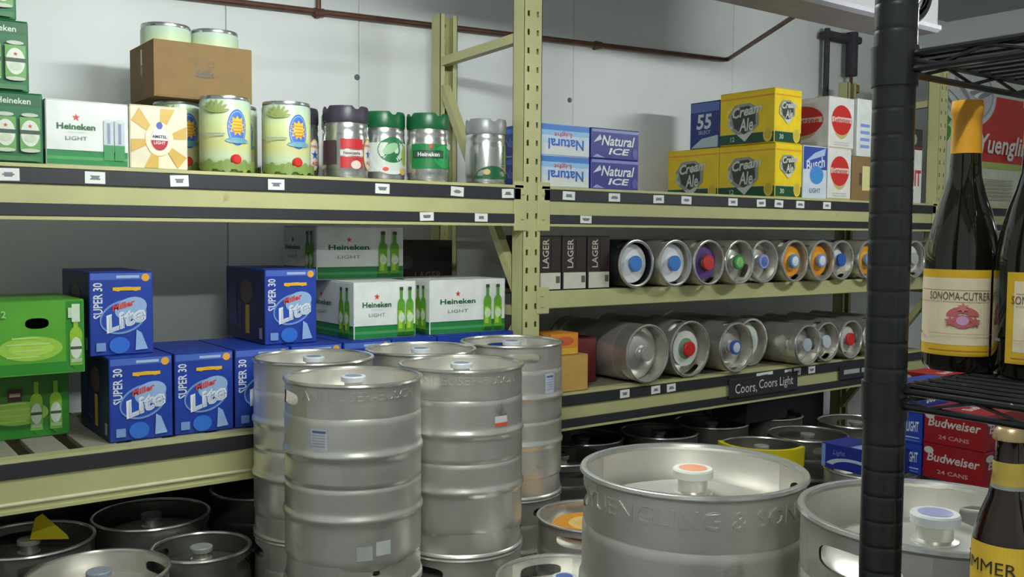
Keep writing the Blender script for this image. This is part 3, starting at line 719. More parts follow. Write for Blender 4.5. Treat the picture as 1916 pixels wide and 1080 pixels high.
# ------------------------------------------------------------------ cartons, top shelf
HG = (24, 104, 58); WH = (226, 228, 226)
def canprint(a, u, v, w_, h_):
    a.ell(u, v+h_*0.46, w_*0.42, h_*0.05, (190, 196, 186)); a.rect(u-w_/2, v-h_*0.42, u+w_/2, v+h_*0.40, (104, 160, 84)); a.ell(u, v-h_*0.43, w_*0.48, h_*0.05, (190, 198, 180))
    a.ell(u, v, w_*0.46, h_*0.33, (214, 220, 206)); a.rect(u-w_/2, v-h_*0.02, u+w_/2, v+h_*0.08, (60, 76, 62)); a.star(u, v+h_*0.18, w_*0.13, w_*0.05, 5, (206, 50, 46)); a.ell(u, v-h_*0.12, w_*0.3, h_*0.10, (196, 208, 184))
for i, (xr, z) in enumerate(((-1.869, TOPZ), (-1.905, TOPZ+0.213), (-1.936, TOPZ+0.426))):
    t, f, w_ = carton('beer_case', ('bottom', 'middle', 'top')[i]+' green can case of the stack at the upper left edge', 'beer case', xr-0.27, xr, 0.04, z, 0.26, 0.2125, mat('green_case', HG, 0.45), 'green can cases')
    a = Art(f['front']); a.rect(0.006, 0.17, 0.264, 0.206, (16, 88, 48)); a.text('Heineken', 0.19, 0.187, 0.018, (206, 220, 206), 0, 0, 0.015)
    for q in range(4): canprint(a, 0.033+0.0665*q, 0.090, 0.056, 0.120)
    a.rect(0.01, 0.006, 0.26, 0.020, (60, 120, 70)); a.done(t)
def lager_box(name, label, x0, x1, y, z, d, h, group='white light lager cartons', bottles=True, sidebottle=True):
    t, f, w_ = carton(name, label, 'beer carton', x0, x1, y, z, d, h, mat('white_carton', (224, 226, 224), 0.5), group)
    for fn, W2 in (('front', w_), ('left', d)):
        a = Art(f[fn]); a.rect(0.003, 0.003, W2-0.003, h*0.22, (34, 126, 66)); a.rect(0.003, h*0.09, W2-0.003, h*0.14, (70, 154, 90)); a.rect(0.003, h*0.22, W2-0.003, h*0.235, (20, 96, 52))
        cu = W2*0.36 if fn == 'front' else W2*0.30
        k_ = min(1.0, W2/0.26)
        a.star(cu, h*0.74, 0.013*k_, 0.005*k_, 5, (214, 60, 50)); a.text('Heineken', cu, h*0.60, h*0.095, (30, 100, 56), 0, 0, 0.025, w=W2*0.46); a.text('LIGHT', cu, h*0.42, h*0.06, (110, 130, 120), 0, 0, 0, w=W2*0.26); a.rect(cu-W2*0.1, h*0.51, cu+W2*0.1, h*0.514, (170, 180, 174))
        for q in (0, 1):
            u = W2*(0.75+0.135*q); bw = min(0.040, W2*0.125)
            if bottles:
                a.rect(u-bw*0.5, h*0.06, u+bw*0.5, h*0.58, (104, 170, 40)); a.ell(u, h*0.58, bw*0.5, h*0.12, (96, 160, 44)); a.rect(u-bw*0.2, h*0.62, u+bw*0.2, h*0.84, (86, 150, 60)); a.rect(u-bw*0.24, h*0.84, u+bw*0.24, h*0.90, (60, 70, 60))
                a.rect(u-bw*0.36, h*0.16, u+bw*0.1, h*0.48, (170, 210, 70)); a.ell(u, h*0.36, bw*0.42, h*0.09, (206, 222, 190)); a.rect(u-bw*0.5, h*0.04, u+bw*0.5, h*0.10, (30, 100, 40))
            else:
                a.rect(u-bw*0.5, h*0.10, u+bw*0.5, h*0.72, (190, 196, 204)); a.rect(u-bw*0.5, h*0.10, u+bw*0.5, h*0.34, (60, 140, 84)); a.rect(u-bw*0.14, h*0.36, u+bw*0.14, h*0.68, (130, 140, 170)); a.ell(u, h*0.72, bw*0.42, h*0.03, (206, 210, 212))
        a.done(t)
    return t
lager_box('beer_carton', 'white light lager carton next to the green can cases on the top shelf', -1.862, -1.617, 0.04, TOPZ, 0.30, 0.202, bottles=False)
t, f, w_ = carton('beer_carton', 'gold starburst carton with red and white drop emblem', 'beer carton', -1.613, -1.427, 0.04, TOPZ, 0.20, 0.206, mat('gold_white_carton', (226, 216, 190), 0.45))
a = Art(f['front']); cu, cv = 0.093, 0.098
for q, (an, ln) in enumerate([(i*PI/6+0.26, 1) for i in range(12)]):
    if q % 2 == 0:
        pts = [(cu, cv)]
        for da in (-0.22, 0.22):
            x, y = math.cos(an+da), math.sin(an+da); k_ = min(0.089/abs(x) if abs(x) > 1e-6 else 9, (0.100 if y > 0 else 0.094)/abs(y) if abs(y) > 1e-6 else 9); pts.append((cu+x*k_, cv+y*k_))
        a.poly(pts, (206, 168, 84))
a.ell(cu, cv, 0.045, 0.055, (236, 224, 190)); a.ell(cu, cv-0.004, 0.030, 0.036, (206, 206, 210)); a.ell(cu, cv-0.004, 0.027, 0.033, (232, 232, 232)); a.ell(cu, cv-0.004, 0.027, 0.033, (176, 28, 44), 20, 0, PI, 2*PI); a.poly([(cu-0.02, cv+0.02), (cu, cv+0.055), (cu+0.02, cv+0.02)], (228, 228, 230)); a.ell(cu, cv+0.044, 0.010, 0.012, (70, 90, 170)); a.text('AMSTEL', cu, cv+0.008, 0.010, (60, 50, 50), 0, 0, 0.02); a.text('LIGHT', cu, cv-0.012, 0.010, (232, 220, 216), 0, 0, 0.02)
a.done(t)
# natural cases
for lvl in (0, 1):
    z = TOPZ+lvl*0.136; nm = ('lower', 'upper')[lvl]
    t, f, w_ = carton('beer_case', nm+' white and blue light beer case right of the rack post, printed upside down', 'beer case', 0.052, 0.352, 0.04, z, 0.27, 0.1355, mat('lightblue_case', (196, 214, 236), 0.45), 'stacked short beer cases')
    a = Art(f['front']); a.rect(0.003, 0.003, w_-0.003, 0.050, (214, 216, 216)); a.rect(0.003, 0.108, w_-0.003, 0.132, (60, 120, 200)); a.rect(0.003, 0.088, w_-0.003, 0.108, (140, 190, 230)); a.text('Natural', 0.165, 0.050, 0.046, (40, 90, 190), PI, 0.0, 0.02, w=0.20); a.text('Light', 0.145, 0.092, 0.026, (206, 70, 80), PI, 0.0, 0.01, w=0.10); a.done(t)
    a = Art(f['left']); a.rect(0.003, 0.003, 0.267, 0.132, (40, 62, 140)); a.rect(0.003, 0.10, 0.267, 0.12, (60, 110, 190)); a.text('Natural', 0.13, 0.06, 0.04, (110, 130, 190), 0, 0.2, 0.01); a.done(t)
    t, f, w_ = carton('beer_case', nm+' dark blue ice beer case beside the white and blue cases', 'beer case', 0.36, 0.650, 0.035, z, 0.27, 0.1355, mat('indigo_case', (52, 50, 140), 0.45), 'stacked short beer cases', rotz=0.0)
    a = Art(f['front']); a.rect(0.003, 0.118, w_-0.003, 0.131, (130, 136, 200)); a.poly([(0.01, 0.07), (0.05, 0.108), (0.06, 0.085)], (206, 210, 224)); a.text('Natural', 0.160, 0.082, 0.046, (226, 228, 232), 0, 0.25, 0.02, w=0.205); a.text('ICE', 0.165, 0.035, 0.030, (228, 230, 234), 0, 0.2, 0.03, w=0.13); a.ell(0.265, 0.03, 0.018, 0.022, (90, 84, 160)); a.poly([(0.004, 0.004), (0.08, 0.004), (0.03, 0.02)], (150, 160, 210)); a.done(t)
# yellow cream ale cases
YC = mat('yellow_case', (240, 206, 28), 0.42)
def yellow_case(label, x0, y, z, d):
    t, f, w_ = carton('beer_case', label, 'beer case', x0, x0+0.225, y, z, d, 0.284, YC, 'yellow cream ale cases')
    for fn, W2 in (('front', 0.225), ('left', d)):
        a = Art(f[fn]); gn = (20, 74, 46)
        a.rect(0.003, 0.004, W2-0.003, 0.058, gn); a.rect(0.003, 0.058, W2-0.003, 0.062, (190, 190, 150)); a.rect(0.003, 0.246, W2-0.003, 0.254, (232, 160, 40))
        a.ell(W2-0.042, 0.045, 0.030, 0.040, (226, 200, 60)); a.ell(W2-0.042, 0.045, 0.022, 0.030, (206, 176, 60)); a.text('30' if fn == 'front' else '12', W2*0.25, 0.032, 0.026, (190, 206, 190), 0, 0, 0.02)
        k_ = 1.0 if fn == 'left' else 0.62; cu = W2*0.47; cv = 0.130 if fn == 'left' else 0.170
        def P(pts): return [(cu+x*k_, cv+y*k_) for x, y in pts]
        a.poly(P([(-0.115, 0.03), (-0.07, 0.085), (0.03, 0.09), (0.09, 0.06), (0.095, -0.03), (0.0, -0.105), (-0.09, -0.05)]), (150, 154, 146))
        a.poly(P([(-0.09, 0.03), (-0.055, 0.07), (0.025, 0.075), (0.072, 0.048), (0.075, -0.025), (0.0, -0.078), (-0.07, -0.04)]), (62, 66, 60))
        a.poly(P([(-0.05, -0.075), (0.0, -0.075), (0.07, -0.055), (0.004, -0.115)]), (206, 210, 200)); a.ell(cu-0.088*k_, cv-0.01*k_, 0.028*k_, 0.034*k_, (196, 200, 192), 16, 0.5, PI*0.6, PI*1.6)
        a.text('Cream', cu+0.015*k_, cv+0.050*k_, 0.056*k_, (206, 210, 200), 0.12, 0.3, 0.03, w=0.20*k_); a.text('Ale', cu+0.012*k_, cv-0.025*k_, 0.070*k_, (214, 216, 208), 0.05, 0.2, 0.02, w=0.095*k_)
        a.done(t)
yellow_case('yellow cream ale case, bottom one at the shelf edge', 1.645, 0.04, TOPZ, 0.385)
yellow_case('yellow cream ale case, the one behind against the wall side', 1.645, 0.43, TOPZ, 0.385)
yellow_case('yellow cream ale case stacked on top of the others', 1.630, 0.04, TOPZ+0.285, 0.370)
t, f, w_ = carton('beer_case', 'dark blue beer case behind the top yellow case', 'beer case', 1.65, 1.87, 0.43, TOPZ+0.285, 0.22, 0.262, mat('navy_case', (36, 52, 128), 0.45))
a = Art(f['left']); a.rect(0.004, 0.205, 0.216, 0.256, (92, 112, 186)); a.text('55', 0.105, 0.15, 0.085, (206, 212, 222), 0, 0.1, 0.03); a.poly([(0.01, 0.004), (0.21, 0.004), (0.21, 0.07), (0.09, 0.055)], (176, 196, 206)); a.text('SELECT', 0.11, 0.09, 0.02, (180, 190, 214), 0, 0, 0.01); a.done(t)
GW = mat('white_red_case', (222, 220, 216), 0.5)
def red_oval(label, x0, x1, y, z, d, h):
    t, f, w_ = carton('beer_case', label, 'beer case', x0, x1, y, z, d, h, GW, 'white cases with red oval')
    for fn, W2 in (('front', w_), ('left', d)):
        a = Art(f[fn]); cu, cv = W2*0.5, h*0.56; ru = W2*0.40; rv = min(h*0.29, W2*0.42)
        a.ell(cu, cv-0.012, ru*0.85, rv*1.12, (196, 176, 120)); a.ell(cu, cv, ru, rv, (200, 46, 44)); a.rect(cu-ru*0.95, cv-rv*0.16, cu+ru*0.95, cv+rv*0.20, (222, 196, 190)); a.text('Genesee', cu, cv+rv*0.02, rv*0.40, (196, 60, 56), 0, 0.2, 0.015, w=ru*1.6)
        a.rect(W2*0.2, 0.020, W2*0.8, 0.026, (190, 186, 176)); a.rect(W2*0.2, 0.034, W2*0.8, 0.038, (190, 186, 176)); a.rect(0.003, 0.003, W2-0.003, 0.010, (180, 170, 130)); a.done(t)
    return t
red_oval('white case with red oval logo standing on the shelf', 2.128, 2.345, 0.06, TOPZ, 0.38, 0.288)
tt = red_oval('white case with red oval logo on top, flap standing up', 2.168, 2.405, 0.09, TOPZ+0.289, 0.36, 0.290)
b = MB(); b.prism([(-0.10, 0.291), (0.02, 0.291), (-0.03, 0.312)], 0.12, 0.124, KRAFT, (0, 2, 1)); b.build('raised_flap', tt)
t, f, w_ = carton('beer_case', 'blue and white light beer case between the yellow and red oval cases', 'beer case', 1.905, 2.120, 0.06, TOPZ, 0.38, 0.288, mat('frost_case', (206, 214, 226), 0.45))
a = Art(f['front']); a.rect(0.004, 0.16, w_-0.004, 0.282, (52, 76, 160)); a.poly([(0.02, 0.2), (0.1, 0.25), (0.2, 0.28), (0.19, 0.24)], (170, 190, 226)); a.text('Busch', 0.107, 0.19, 0.06, (214, 222, 236), 0.2, 0.2, 0.02, w=0.17); a.ell(0.12, 0.13, 0.06, 0.05, (70, 140, 214)); a.text('LIGHT', 0.107, 0.045, 0.026, (120, 136, 160), 0, 0, 0.02); a.done(t)
t, f, w_ = carton('cardboard_carton', 'plain brown carton with pale label at the end of the top shelf', 'box', 2.355, 2.655, 0.06, TOPZ, 0.4, 0.255, KRAFT)
a = Art(f['front']); a.rect(0.10, 0.06, 0.21, 0.20, (222, 214, 150)); a.rect(0.07, 0.09, 0.095, 0.16, (90, 66, 60)); a.done(t)
t, f, w_ = carton('cardboard_carton', 'white carton with faint blue print standing on the brown carton', 'box', 2.425, 2.67, 0.08, TOPZ+0.256, 0.35, 0.33, mat('white_carton', (224, 226, 224), 0.5))
a = Art(f['front']); 
for q in range(4): a.rect(0.03, 0.05+0.04*q, 0.12, 0.068+0.04*q, (130, 156, 226))
a.done(t)
t, f, w_ = carton('beer_carton', 'white carton with red lettering by the far rack post', 'beer carton', 2.86, 3.13, 0.09, TOPZ, 0.35, 0.33, mat('white_carton', (224, 226, 224), 0.5))
a = Art(f['front']); a.text('FRUIT', 0.15, 0.155, 0.10, (206, 50, 70), 0, 0, 0.03, w=0.22); a.rect(0.1, 0.03, 0.18, 0.05, (206, 50, 60)); a.done(t)
t, f, w_ = carton('beer_carton', 'dark carton on the red lettered carton by the far rack post', 'beer carton', 2.86, 3.13, 0.09, TOPZ+0.331, 0.35, 0.125, mat('charcoal_carton', (52, 50, 54), 0.5))
a = Art(f['front']); a.ell(0.17, 0.06, 0.035, 0.035, (150, 150, 150)); a.rect(0.01, 0.006, 0.26, 0.014, (150, 40, 50)); a.done(t)

# standing cardboard display beyond the far post: eagle roundel and red band
t = thing('beer_display_board', 'cardboard beer display with silver eagle roundel and red band', 'display board', (3.95, 0.10, TOPZ), 0.0)
WB = 1.24; b = MB()
b.prism([(-WB/2, 0), (WB/2, 0), (WB/2, 0.78), (0.35, 0.95), (-0.25, 0.95), (-WB/2, 0.82)], 0.0, 0.006, mat('display_card', (206, 208, 190), 0.5), (0, 2, 1)); b.build('board', t)
b = MB(); b.prism([(0.006, 0), (0.25, 0), (0.006, 0.5)], -0.02, 0.0, KRAFT, (1, 2, 0)); b.build('easel_leg', t)
a = Art(flatmap((0, 0, 0), (1, 0, 0), (0, 0, 1), (0, -1, 0)), 0.001)
a.rect(-0.42, 0.30, 0.61, 0.74, (196, 40, 36)); a.rect(-0.42, 0.255, 0.61, 0.30, (170, 186, 96))
for q in range(5): a.ell(-0.54, 0.45+0.1*q, 0.07, 0.045, (70, 140, 50), 14, rot=0.7)
a.ell(-0.29, 0.73, 0.36, 0.22, (200, 202, 206), 40); a.ell(-0.29, 0.73, 0.32, 0.185, (150, 152, 160), 40); a.ell(-0.29, 0.73, 0.30, 0.17, (186, 188, 194), 40)
for q in range(7): a.ell(-0.37+0.05*q, 0.75+0.02*math.sin(q), 0.12, 0.020, (226, 228, 230) if q % 2 else (130, 132, 140), 16, rot=-0.6+0.15*q)
a.ell(-0.47, 0.66, 0.15, 0.035, (120, 122, 130), 20, rot=-0.5); a.ell(-0.47, 0.66, 0.13, 0.022, (190, 192, 196), 20, rot=-0.5)
a.text('Yuengling', 0.225, 0.40, 0.17, (222, 220, 214), 0, 0.25, 0.02, w=0.76)
for q in range(6): a.rect(-0.2, 0.05+0.025*q, 0.3, 0.058+0.025*q, (160, 160, 140))
a.done(t)

# ------------------------------------------------------------------ cartons, lower left shelf
LZ = 0.907
MBLUE = mat('royal_blue_case', (32, 62, 158), 0.42)
def lite_case(label, x0, y, z, d, h=0.277, w=0.203, art=True, side=True):
    t, f, w_ = carton('beer_case', label, 'beer case', x0, x0+w, y, z, d, h, MBLUE, 'blue thirty packs')
    if art:
        a = Art(f['front']); a.rect(0.004, h-0.026, w-0.004, h-0.004, (74, 104, 190)); a.ell(w-0.024, h-0.02, 0.013, 0.013, (232, 170, 60)); a.rect(w*0.42, h-0.021, w*0.78, h-0.012, (170, 186, 220))
        a.text('SUPER 30', 0.026, h*0.66, 0.030, (214, 220, 232), PI/2, 0, 0.02, w=0.118)
        a.ell(w*0.58, h*0.745, w*0.26, h*0.075, (226, 176, 44), 18, 0.55, PI*0.15, PI*0.85); a.rect(w*0.36, h*0.775, w*0.80, h*0.815, (230, 180, 50))
        a.ell(w*0.52, h*0.46, w*0.38, h*0.20, (118, 150, 206), 28, 0, rot=0.32); a.ell(w*0.52, h*0.46, w*0.355, h*0.175, (36, 74, 170), 28, rot=0.32); a.ell(w*0.64, h*0.56, w*0.26, h*0.13, (150, 178, 220), 24, rot=0.3)
        a.text('Lite', w*0.54, h*0.435, h*0.21, (226, 230, 238), 0.30, 0.25, 0.05, w=w*0.68)
        a.text('Lite', w*0.548, h*0.432, h*0.175, (58, 86, 150), 0.30, 0.25, 0.012, w=w*0.60); a.text('Lite', w*0.545, h*0.435, h*0.175, (206, 214, 230), 0.30, 0.25, 0.0, w=w*0.585)
        a.text('Miller', w*0.52, h*0.60, h*0.075, (214, 70, 60), 0.28, 0.25, 0.03, w=w*0.38)
        a.poly([(w*0.70, h*0.05), (w*0.90, h*0.06), (w*0.80, h*0.26), (w*0.72, h*0.30)], (150, 180, 226)); a.ell(w*0.45, h*0.12, w*0.16, h*0.10, (50, 110, 206)); a.rect(0.018, 0.016, 0.048, 0.044, (120, 150, 206)); a.done(t)
    if side:
        a = Art(f['left']); a.rect(0.004, 0.004, d-0.004, h-0.006, (30, 36, 78)); a.rect(d*0.52, 0.03, d*0.62, h*0.5, (206, 160, 40)); a.ell(d*0.55, h*0.68, d*0.16, h*0.16, (90, 70, 60)); a.rect(d*0.1, h*0.2, d*0.3, h*0.8, (40, 52, 110)); a.text('Lite', d*0.35, h*0.35, 0.05, (70, 80, 130), PI/2, 0.2, 0.01); a.rect(d-0.05, 0.02, d-0.02, 0.06, (150, 160, 180)); a.done(t, 'side_print')
    return t
xs = [-1.684, -1.474, -1.264, -1.054, -0.844, -0.634, -0.424, -0.214]
nm = ['front row blue thirty pack nearest the green bottle carton', 'front row blue thirty pack, second along the lower left shelf', 'front row blue thirty pack just left of the tall keg stacks', 'front row blue thirty pack behind the leftmost tall keg stack',
      'blue thirty pack under the nearer white lager carton', 'blue thirty pack behind the rear keg stack', 'blue thirty pack under the wider white lager carton', 'front row blue thirty pack beside the rack post']
for i, x in enumerate(xs): lite_case(nm[i], x, 0.06, LZ, 0.39, art=i < 5, side=i < 3)
lite_case('blue thirty pack on the second layer, above the green carton', -1.724, 0.13, LZ+0.278, 0.39)
lite_case('blue thirty pack on the second layer, beside the white lager cartons', -1.124, 0.13, LZ+0.278, 0.39)
Z2 = LZ+0.278
lager_box('beer_carton', 'white light lager carton on the second layer, narrower one', -0.780, -0.505, 0.10, Z2, 0.40, 0.222)
lager_box('beer_carton', 'white light lager carton on the second layer by the rack post', -0.440, -0.062, 0.10, Z2, 0.34, 0.222)
lager_box('beer_carton', 'white light lager carton topmost under the upper beam', -0.835, -0.440, 0.31, Z2+0.223, 0.32, 0.216)
DK = mat('brown_black_case', (40, 33, 32), 0.55)
for i, z in enumerate((LZ, LZ+0.33)):
    t, f, w_ = carton('beer_case', ('lower dark lager case behind the white carton by the rack post', 'upper dark lager case behind the white carton by the rack post')[i], 'beer case', -0.40, -0.07, 0.50, z, 0.25, 0.329, DK, 'dark lager cases at the back')
    a = Art(f['front']); a.text('LAGER', 0.20, 0.17, 0.035, (110, 106, 104), 0, 0, 0.01, w=0.14); a.ell(0.08, 0.23, 0.04, 0.03, (64, 58, 58)); a.done(t)
# green bottle cartons with a carrying slot
GC = mat('bright_green_carton', (84, 160, 44), 0.45)
GDK = mat('carton_inside', (46, 40, 30), 0.8)
def green_carton(label, x1, y, z, d, h, hole, M=GC):
    w = 0.27; x0 = x1-w; t = thing('beer_carton', label, 'beer carton', ((x0+x1)/2, y, z), 0, 'green bottle cartons')
    b = MB()
    if hole:
        vs, fs = holed(0, w, 0, h, 0.132, h*0.70, 0.034, 0.017, 32, 2.6)
        b.add([(u-w/2, 0, v) for u, v in vs], fs, M); b.add([(u-w/2, 0.003, v) for u, v in vs], [q[::-1] for q in fs], GDK)
        n = 32; b.add([(vs[i][0]-w/2, yy, vs[i][1]) for yy in (0, 0.003) for i in range(n)], [(i, (i+1) % n, n+(i+1) % n, n+i) for i in range(n)], GDK)
    else: b.add([(-w/2, 0, 0), (w/2, 0, 0), (w/2, 0, h), (-w/2, 0, h)], [(0, 1, 2, 3)], M)
    for q in ([(-w/2, 0, 0), (-w/2, d, 0), (w/2, d, 0), (w/2, 0, 0)], [(-w/2, d, 0), (-w/2, 0, 0), (-w/2, 0, h), (-w/2, d, h)], [(w/2, 0, 0), (w/2, d, 0), (w/2, d, h), (w/2, 0, h)], [(w/2, d, 0), (-w/2, d, 0), (-w/2, d, h), (w/2, d, h)]):
        b.add(q, [(0, 1, 2, 3)], M)
    b.build('carton_body', t)
    for q in (0, 1):
        f = MB(); f.box((-w/2, 0 if q == 0 else d/2+0.001, h), (w/2, d/2-0.001 if q == 0 else d, h+0.0025), M, 0.0008); f.build('top_flap', t)
    F = faces(w, d, h); a = Art(F['front']); dg = (30, 116, 36)
    a.rect(0.003, 0.003, w-0.003, h*0.16, (40, 128, 36)); a.rect(w*0.80, 0.003, w-0.003, h-0.003, (46, 132, 40)); a.ell(w*0.42, h*0.36, w*0.34, h*0.17, (150, 196, 70)); a.ell(w*0.42, h*0.36, w*0.24, h*0.10, (168, 206, 80))
    for q in range(4): a.rect(w*(0.16+0.06*(q % 2)), h*(0.24+0.085*q), w*(0.50+0.06*(q % 3)), h*(0.262+0.085*q), (176, 214, 120))
    for u in ((w*0.905,) if hole else (w*0.62, w*0.84)):
        a.ell(u, h*0.27, 0.019, h*0.22, (60, 130, 40)); a.rect(u-0.019, h*0.10, u+0.019, h*0.52, (112, 176, 70)); a.ell(u, h*0.52, 0.019, h*0.12, (140, 190, 40)); a.rect(u-0.007, h*0.56, u+0.007, h*0.80, (150, 196, 50)); a.ell(u, h*0.34, 0.017, h*0.15, (204, 214, 196)); a.rect(u-0.017, h*0.32, u+0.017, h*0.36, (70, 80, 66)); a.rect(u-0.016, h*0.14, u+0.016, h*0.19, (170, 190, 150))
    if hole: a.rect(w*0.82, h*0.76, w*0.87, h*0.90, (190, 214, 180)); a.rect(w*0.86, h*0.70, w*0.95, h*0.95, (206, 222, 200)); a.text('12', w*0.12, h*0.84, 0.022, (150, 200, 130), 0, 0, 0.02)
    else: a.rect(w*0.30, h*0.55, w*0.46, h*0.72, (70, 24, 26)); a.rect(w*0.32, h*0.61, w*0.44, h*0.66, (190, 160, 150))
    a.done(t); return t
green_carton('green bottle carton with a black hand slot, upper of two at left edge', -1.748, 0.10, LZ+0.236, 0.38, 0.232, True)
green_carton('darker green bottle carton underneath the slotted one at left edge', -1.755, 0.30, LZ, 0.33, 0.232, False, mat('deep_green_carton', (60, 120, 34), 0.45))

# ------------------------------------------------------------------ cartons, right bay
for i, (x0, x1) in enumerate(((0.055, 0.180), (0.190, 0.325), (0.335, 0.465))):
    t, f, w_ = carton('beer_carton', ('dark lager carton against the rack post on the middle shelf', 'dark lager carton, middle of the three on the middle shelf', 'dark lager carton next to the black jacketed keg')[i], 'beer carton', x0, x1, 0.02, 1.355, 0.24, 0.236, DK, 'dark lager cartons')
    a = Art(f['front']); a.rect(0.004, 0.004, w_-0.004, 0.075, (206, 204, 190)); a.rect(w_-0.03, 0.03, w_-0.008, 0.06, (100, 90, 86)); a.text('LAGER', w_*0.30, 0.158, 0.034, (196, 186, 170), PI/2, 0, 0.01, w=0.125); a.rect(w_*0.55, 0.085, w_-0.006, 0.226, (52, 36, 34)); a.done(t)
carton('small_carton', 'small tan carton on the lower right shelf beside the rack post', 'box', 0.075, 0.325, 0.0, LZ, 0.22, 0.160, TAN)
t, f, w_ = carton('small_carton', 'orange and yellow little carton on the tan one', 'box', 0.12, 0.275, 0.01, LZ+0.161, 0.15, 0.096, mat('orange_carton', (220, 140, 50), 0.5))
a = Art(f['front']); a.rect(0.004, 0.004, w_-0.004, 0.03, (214, 170, 60)); a.ell(w_*0.5, 0.062, 0.05, 0.02, (206, 96, 50)); a.done(t)
carton('beer_case', 'dark red box imitating a reddish reflection behind the tan carton', 'beer case', 0.345, 0.515, 0.16, LZ, 0.34, 0.21, mat('dark_red_reflection', (96, 22, 26), 0.5))  # red box standing in for a reddish reflection

SHC = mat('charcoal_carton', (52, 50, 54), 0.5)
for i in range(5):  # added cartons: cover the lit wall so the right bay stays black
    x0 = 0.13+0.6*i
    t, f, w_ = carton('dark_filler_carton', 'added charcoal carton darkening the wall under the right bay, '+('first from the rack post', 'second from the rack post', 'third from the rack post', 'fourth from the rack post', 'nearest the far post')[i], 'box', x0, x0+0.58, 0.74, 0, 0.19, 0.725, SHC, 'cartons added to darken the right bay')
    a = Art(f['front']); a.rect(0.1, 0.3, 0.48, 0.5, (60, 54, 64)); a.done(t)
for i in range(4):  # more filler cartons, put in to darken the gap under the left beam
    x0 = -2.56+0.62*i
    t, f, w_ = carton('dark_filler_carton', 'added charcoal carton darkening the wall under the left bay, '+('at the picture edge', 'second from the picture edge', 'third from the picture edge', 'nearest the rack post')[i], 'box', x0, x0+0.60, 0.74, 0, 0.19, 0.725, SHC, 'cartons added to darken the left bay')
    a = Art(f['front']); a.rect(0.1, 0.3, 0.48, 0.5, (60, 54, 64)); a.done(t)
carton('small_carton', 'dusky purple carton lying on dark kegs under the right bay', 'box', 1.56, 1.90, 0.12, 0.59, 0.25, 0.11, mat('dusky_purple_carton', (64, 52, 68), 0.6))

# ------------------------------------------------------------------ beer cases on floor kegs at right
RB = mat('red_case', (150, 14, 26), 0.42); BB = mat('bud_blue_case', (34, 64, 168), 0.42)
def red_case(label, x0, x1, y, z, d, h):
    t, f, w_ = carton('beer_case', label, 'beer case', x0, x1, y, z, d, h, RB, 'red beer cases')
    for fn, W2 in (('front', w_), ('left', d)):
        a = Art(f[fn]); a.text('Budweiser', W2*0.5, h*0.62, h*0.26, (206, 198, 196), 0, 0.2, 0.02, w=W2*0.86); a.text('24 CANS', W2*0.5, h*0.22, h*0.12, (200, 150, 146), 0, 0, 0.02, w=W2*0.5)
        a.ell(W2*0.10, h*0.80, W2*0.08, h*0.10, (206, 200, 198)); a.done(t)
    a = Art(f['top']); a.text('Budweiser', w_*0.5, d*0.5, 0.045, (206, 198, 196), 0.1, 0.2, 0.02, w=w_*0.7); a.done(t, 'top_print')
    return t
red_case('lower red beer case with white script, in front at right', 1.30, 1.70, -1.29, 0.59, 0.262, 0.1465)
red_case('upper red beer case with white script, in front at right', 1.30, 1.70, -1.29, 0.737, 0.262, 0.1465)
for i in range(3):
    t, f, w_ = carton('beer_case', ('lowest', 'middle', 'top')[i]+' blue light beer case of the stack beside the black post', 'beer case', 1.30, 1.565, -1.02, 0.59+0.131*i, 0.13, 0.1305, BB, 'blue light beer cases')
    for fn, W2 in (('front', w_), ('left', 0.13)):
        a = Art(f[fn])
        if i == 2: a.ell(W2*0.45, 0.09, W2*0.4, 0.03, (206, 212, 226), 24, 0.8, 0, PI)
        a.text('BUD LIGHT', W2*0.5, 0.07, 0.045, (214, 218, 228), 0.06, 0.25, 0.03, w=W2*0.8); a.rect(0.01, 0.022, W2-0.01, 0.028, (170, 186, 226)); a.rect(0.01, 0.010, W2-0.01, 0.014, (120, 146, 210)); a.done(t)
for i in range(3): red_case(('lowest', 'middle', 'top')[i]+' red beer case of the rear stack right of the blue cases', 1.575, 1.96, -1.02, 0.59+0.1305*i, 0.26, 0.130)
t, f, w_ = carton('beer_case', 'small blue beer case lying on a keg left of the black post', 'beer case', 1.10, 1.295, -0.97, 0.59, 0.30, 0.105, mat('deep_blue_case', (30, 46, 140), 0.42))
a = Art(f['left']); a.rect(0.003, 0.003, 0.022, 0.102, (120, 156, 206)); a.ell(0.16, 0.005, 0.14, 0.05, (190, 200, 220), 20, 0.75, 0.1, PI*0.9); a.text('Light', 0.09, 0.070, 0.028, (120, 130, 180), 0, 0.2, 0.01); a.done(t)
a = Art(f['top']); a.rect(0.01, 0.1, 0.18, 0.16, (150, 170, 214)); a.done(t, 'top_print')

# ------------------------------------------------------------------ pipes and evaporator
t = thing('drain_pipe', 'rust brown drain pipe sloping along the white wall', 'pipe', (0, 0, 0))
b = MB(); b.tube([(-4.0, 0.915, 2.47), (-1.071, 0.915, 2.587), (0.64, 0.915, 2.645), (2.235, 0.915, 2.70), (2.27, 0.915, 2.707), (1.26, -0.35, 2.615), (1.25, -0.355, 2.66)], 0.014, COPPER, 10); b.build('pipe_run', t, 40)
b = MB(); b.tube([(-0.535, 0.915, 2.60), (-0.535, 0.915, 3.3)], 0.012, COPPER, 8); b.build('riser', t, 40)
for px in (-0.535, 1.17):
    b = MB(); b.tube([(px-0.025, 0.915, 2.602+0.035*(px+0.535)), (px+0.025, 0.915, 2.604+0.035*(px+0.535))], 0.019, COPPER, 10); b.box((px-0.008, 0.915, 2.58+0.035*(px+0.535)), (px+0.008, 0.951, 2.625+0.035*(px+0.535)), COPPER); b.build('pipe_bracket', t)
t = thing('refrigerant_lines', 'dark insulated refrigerant lines with a brass valve on the wall', 'pipe', (0, 0, 0))
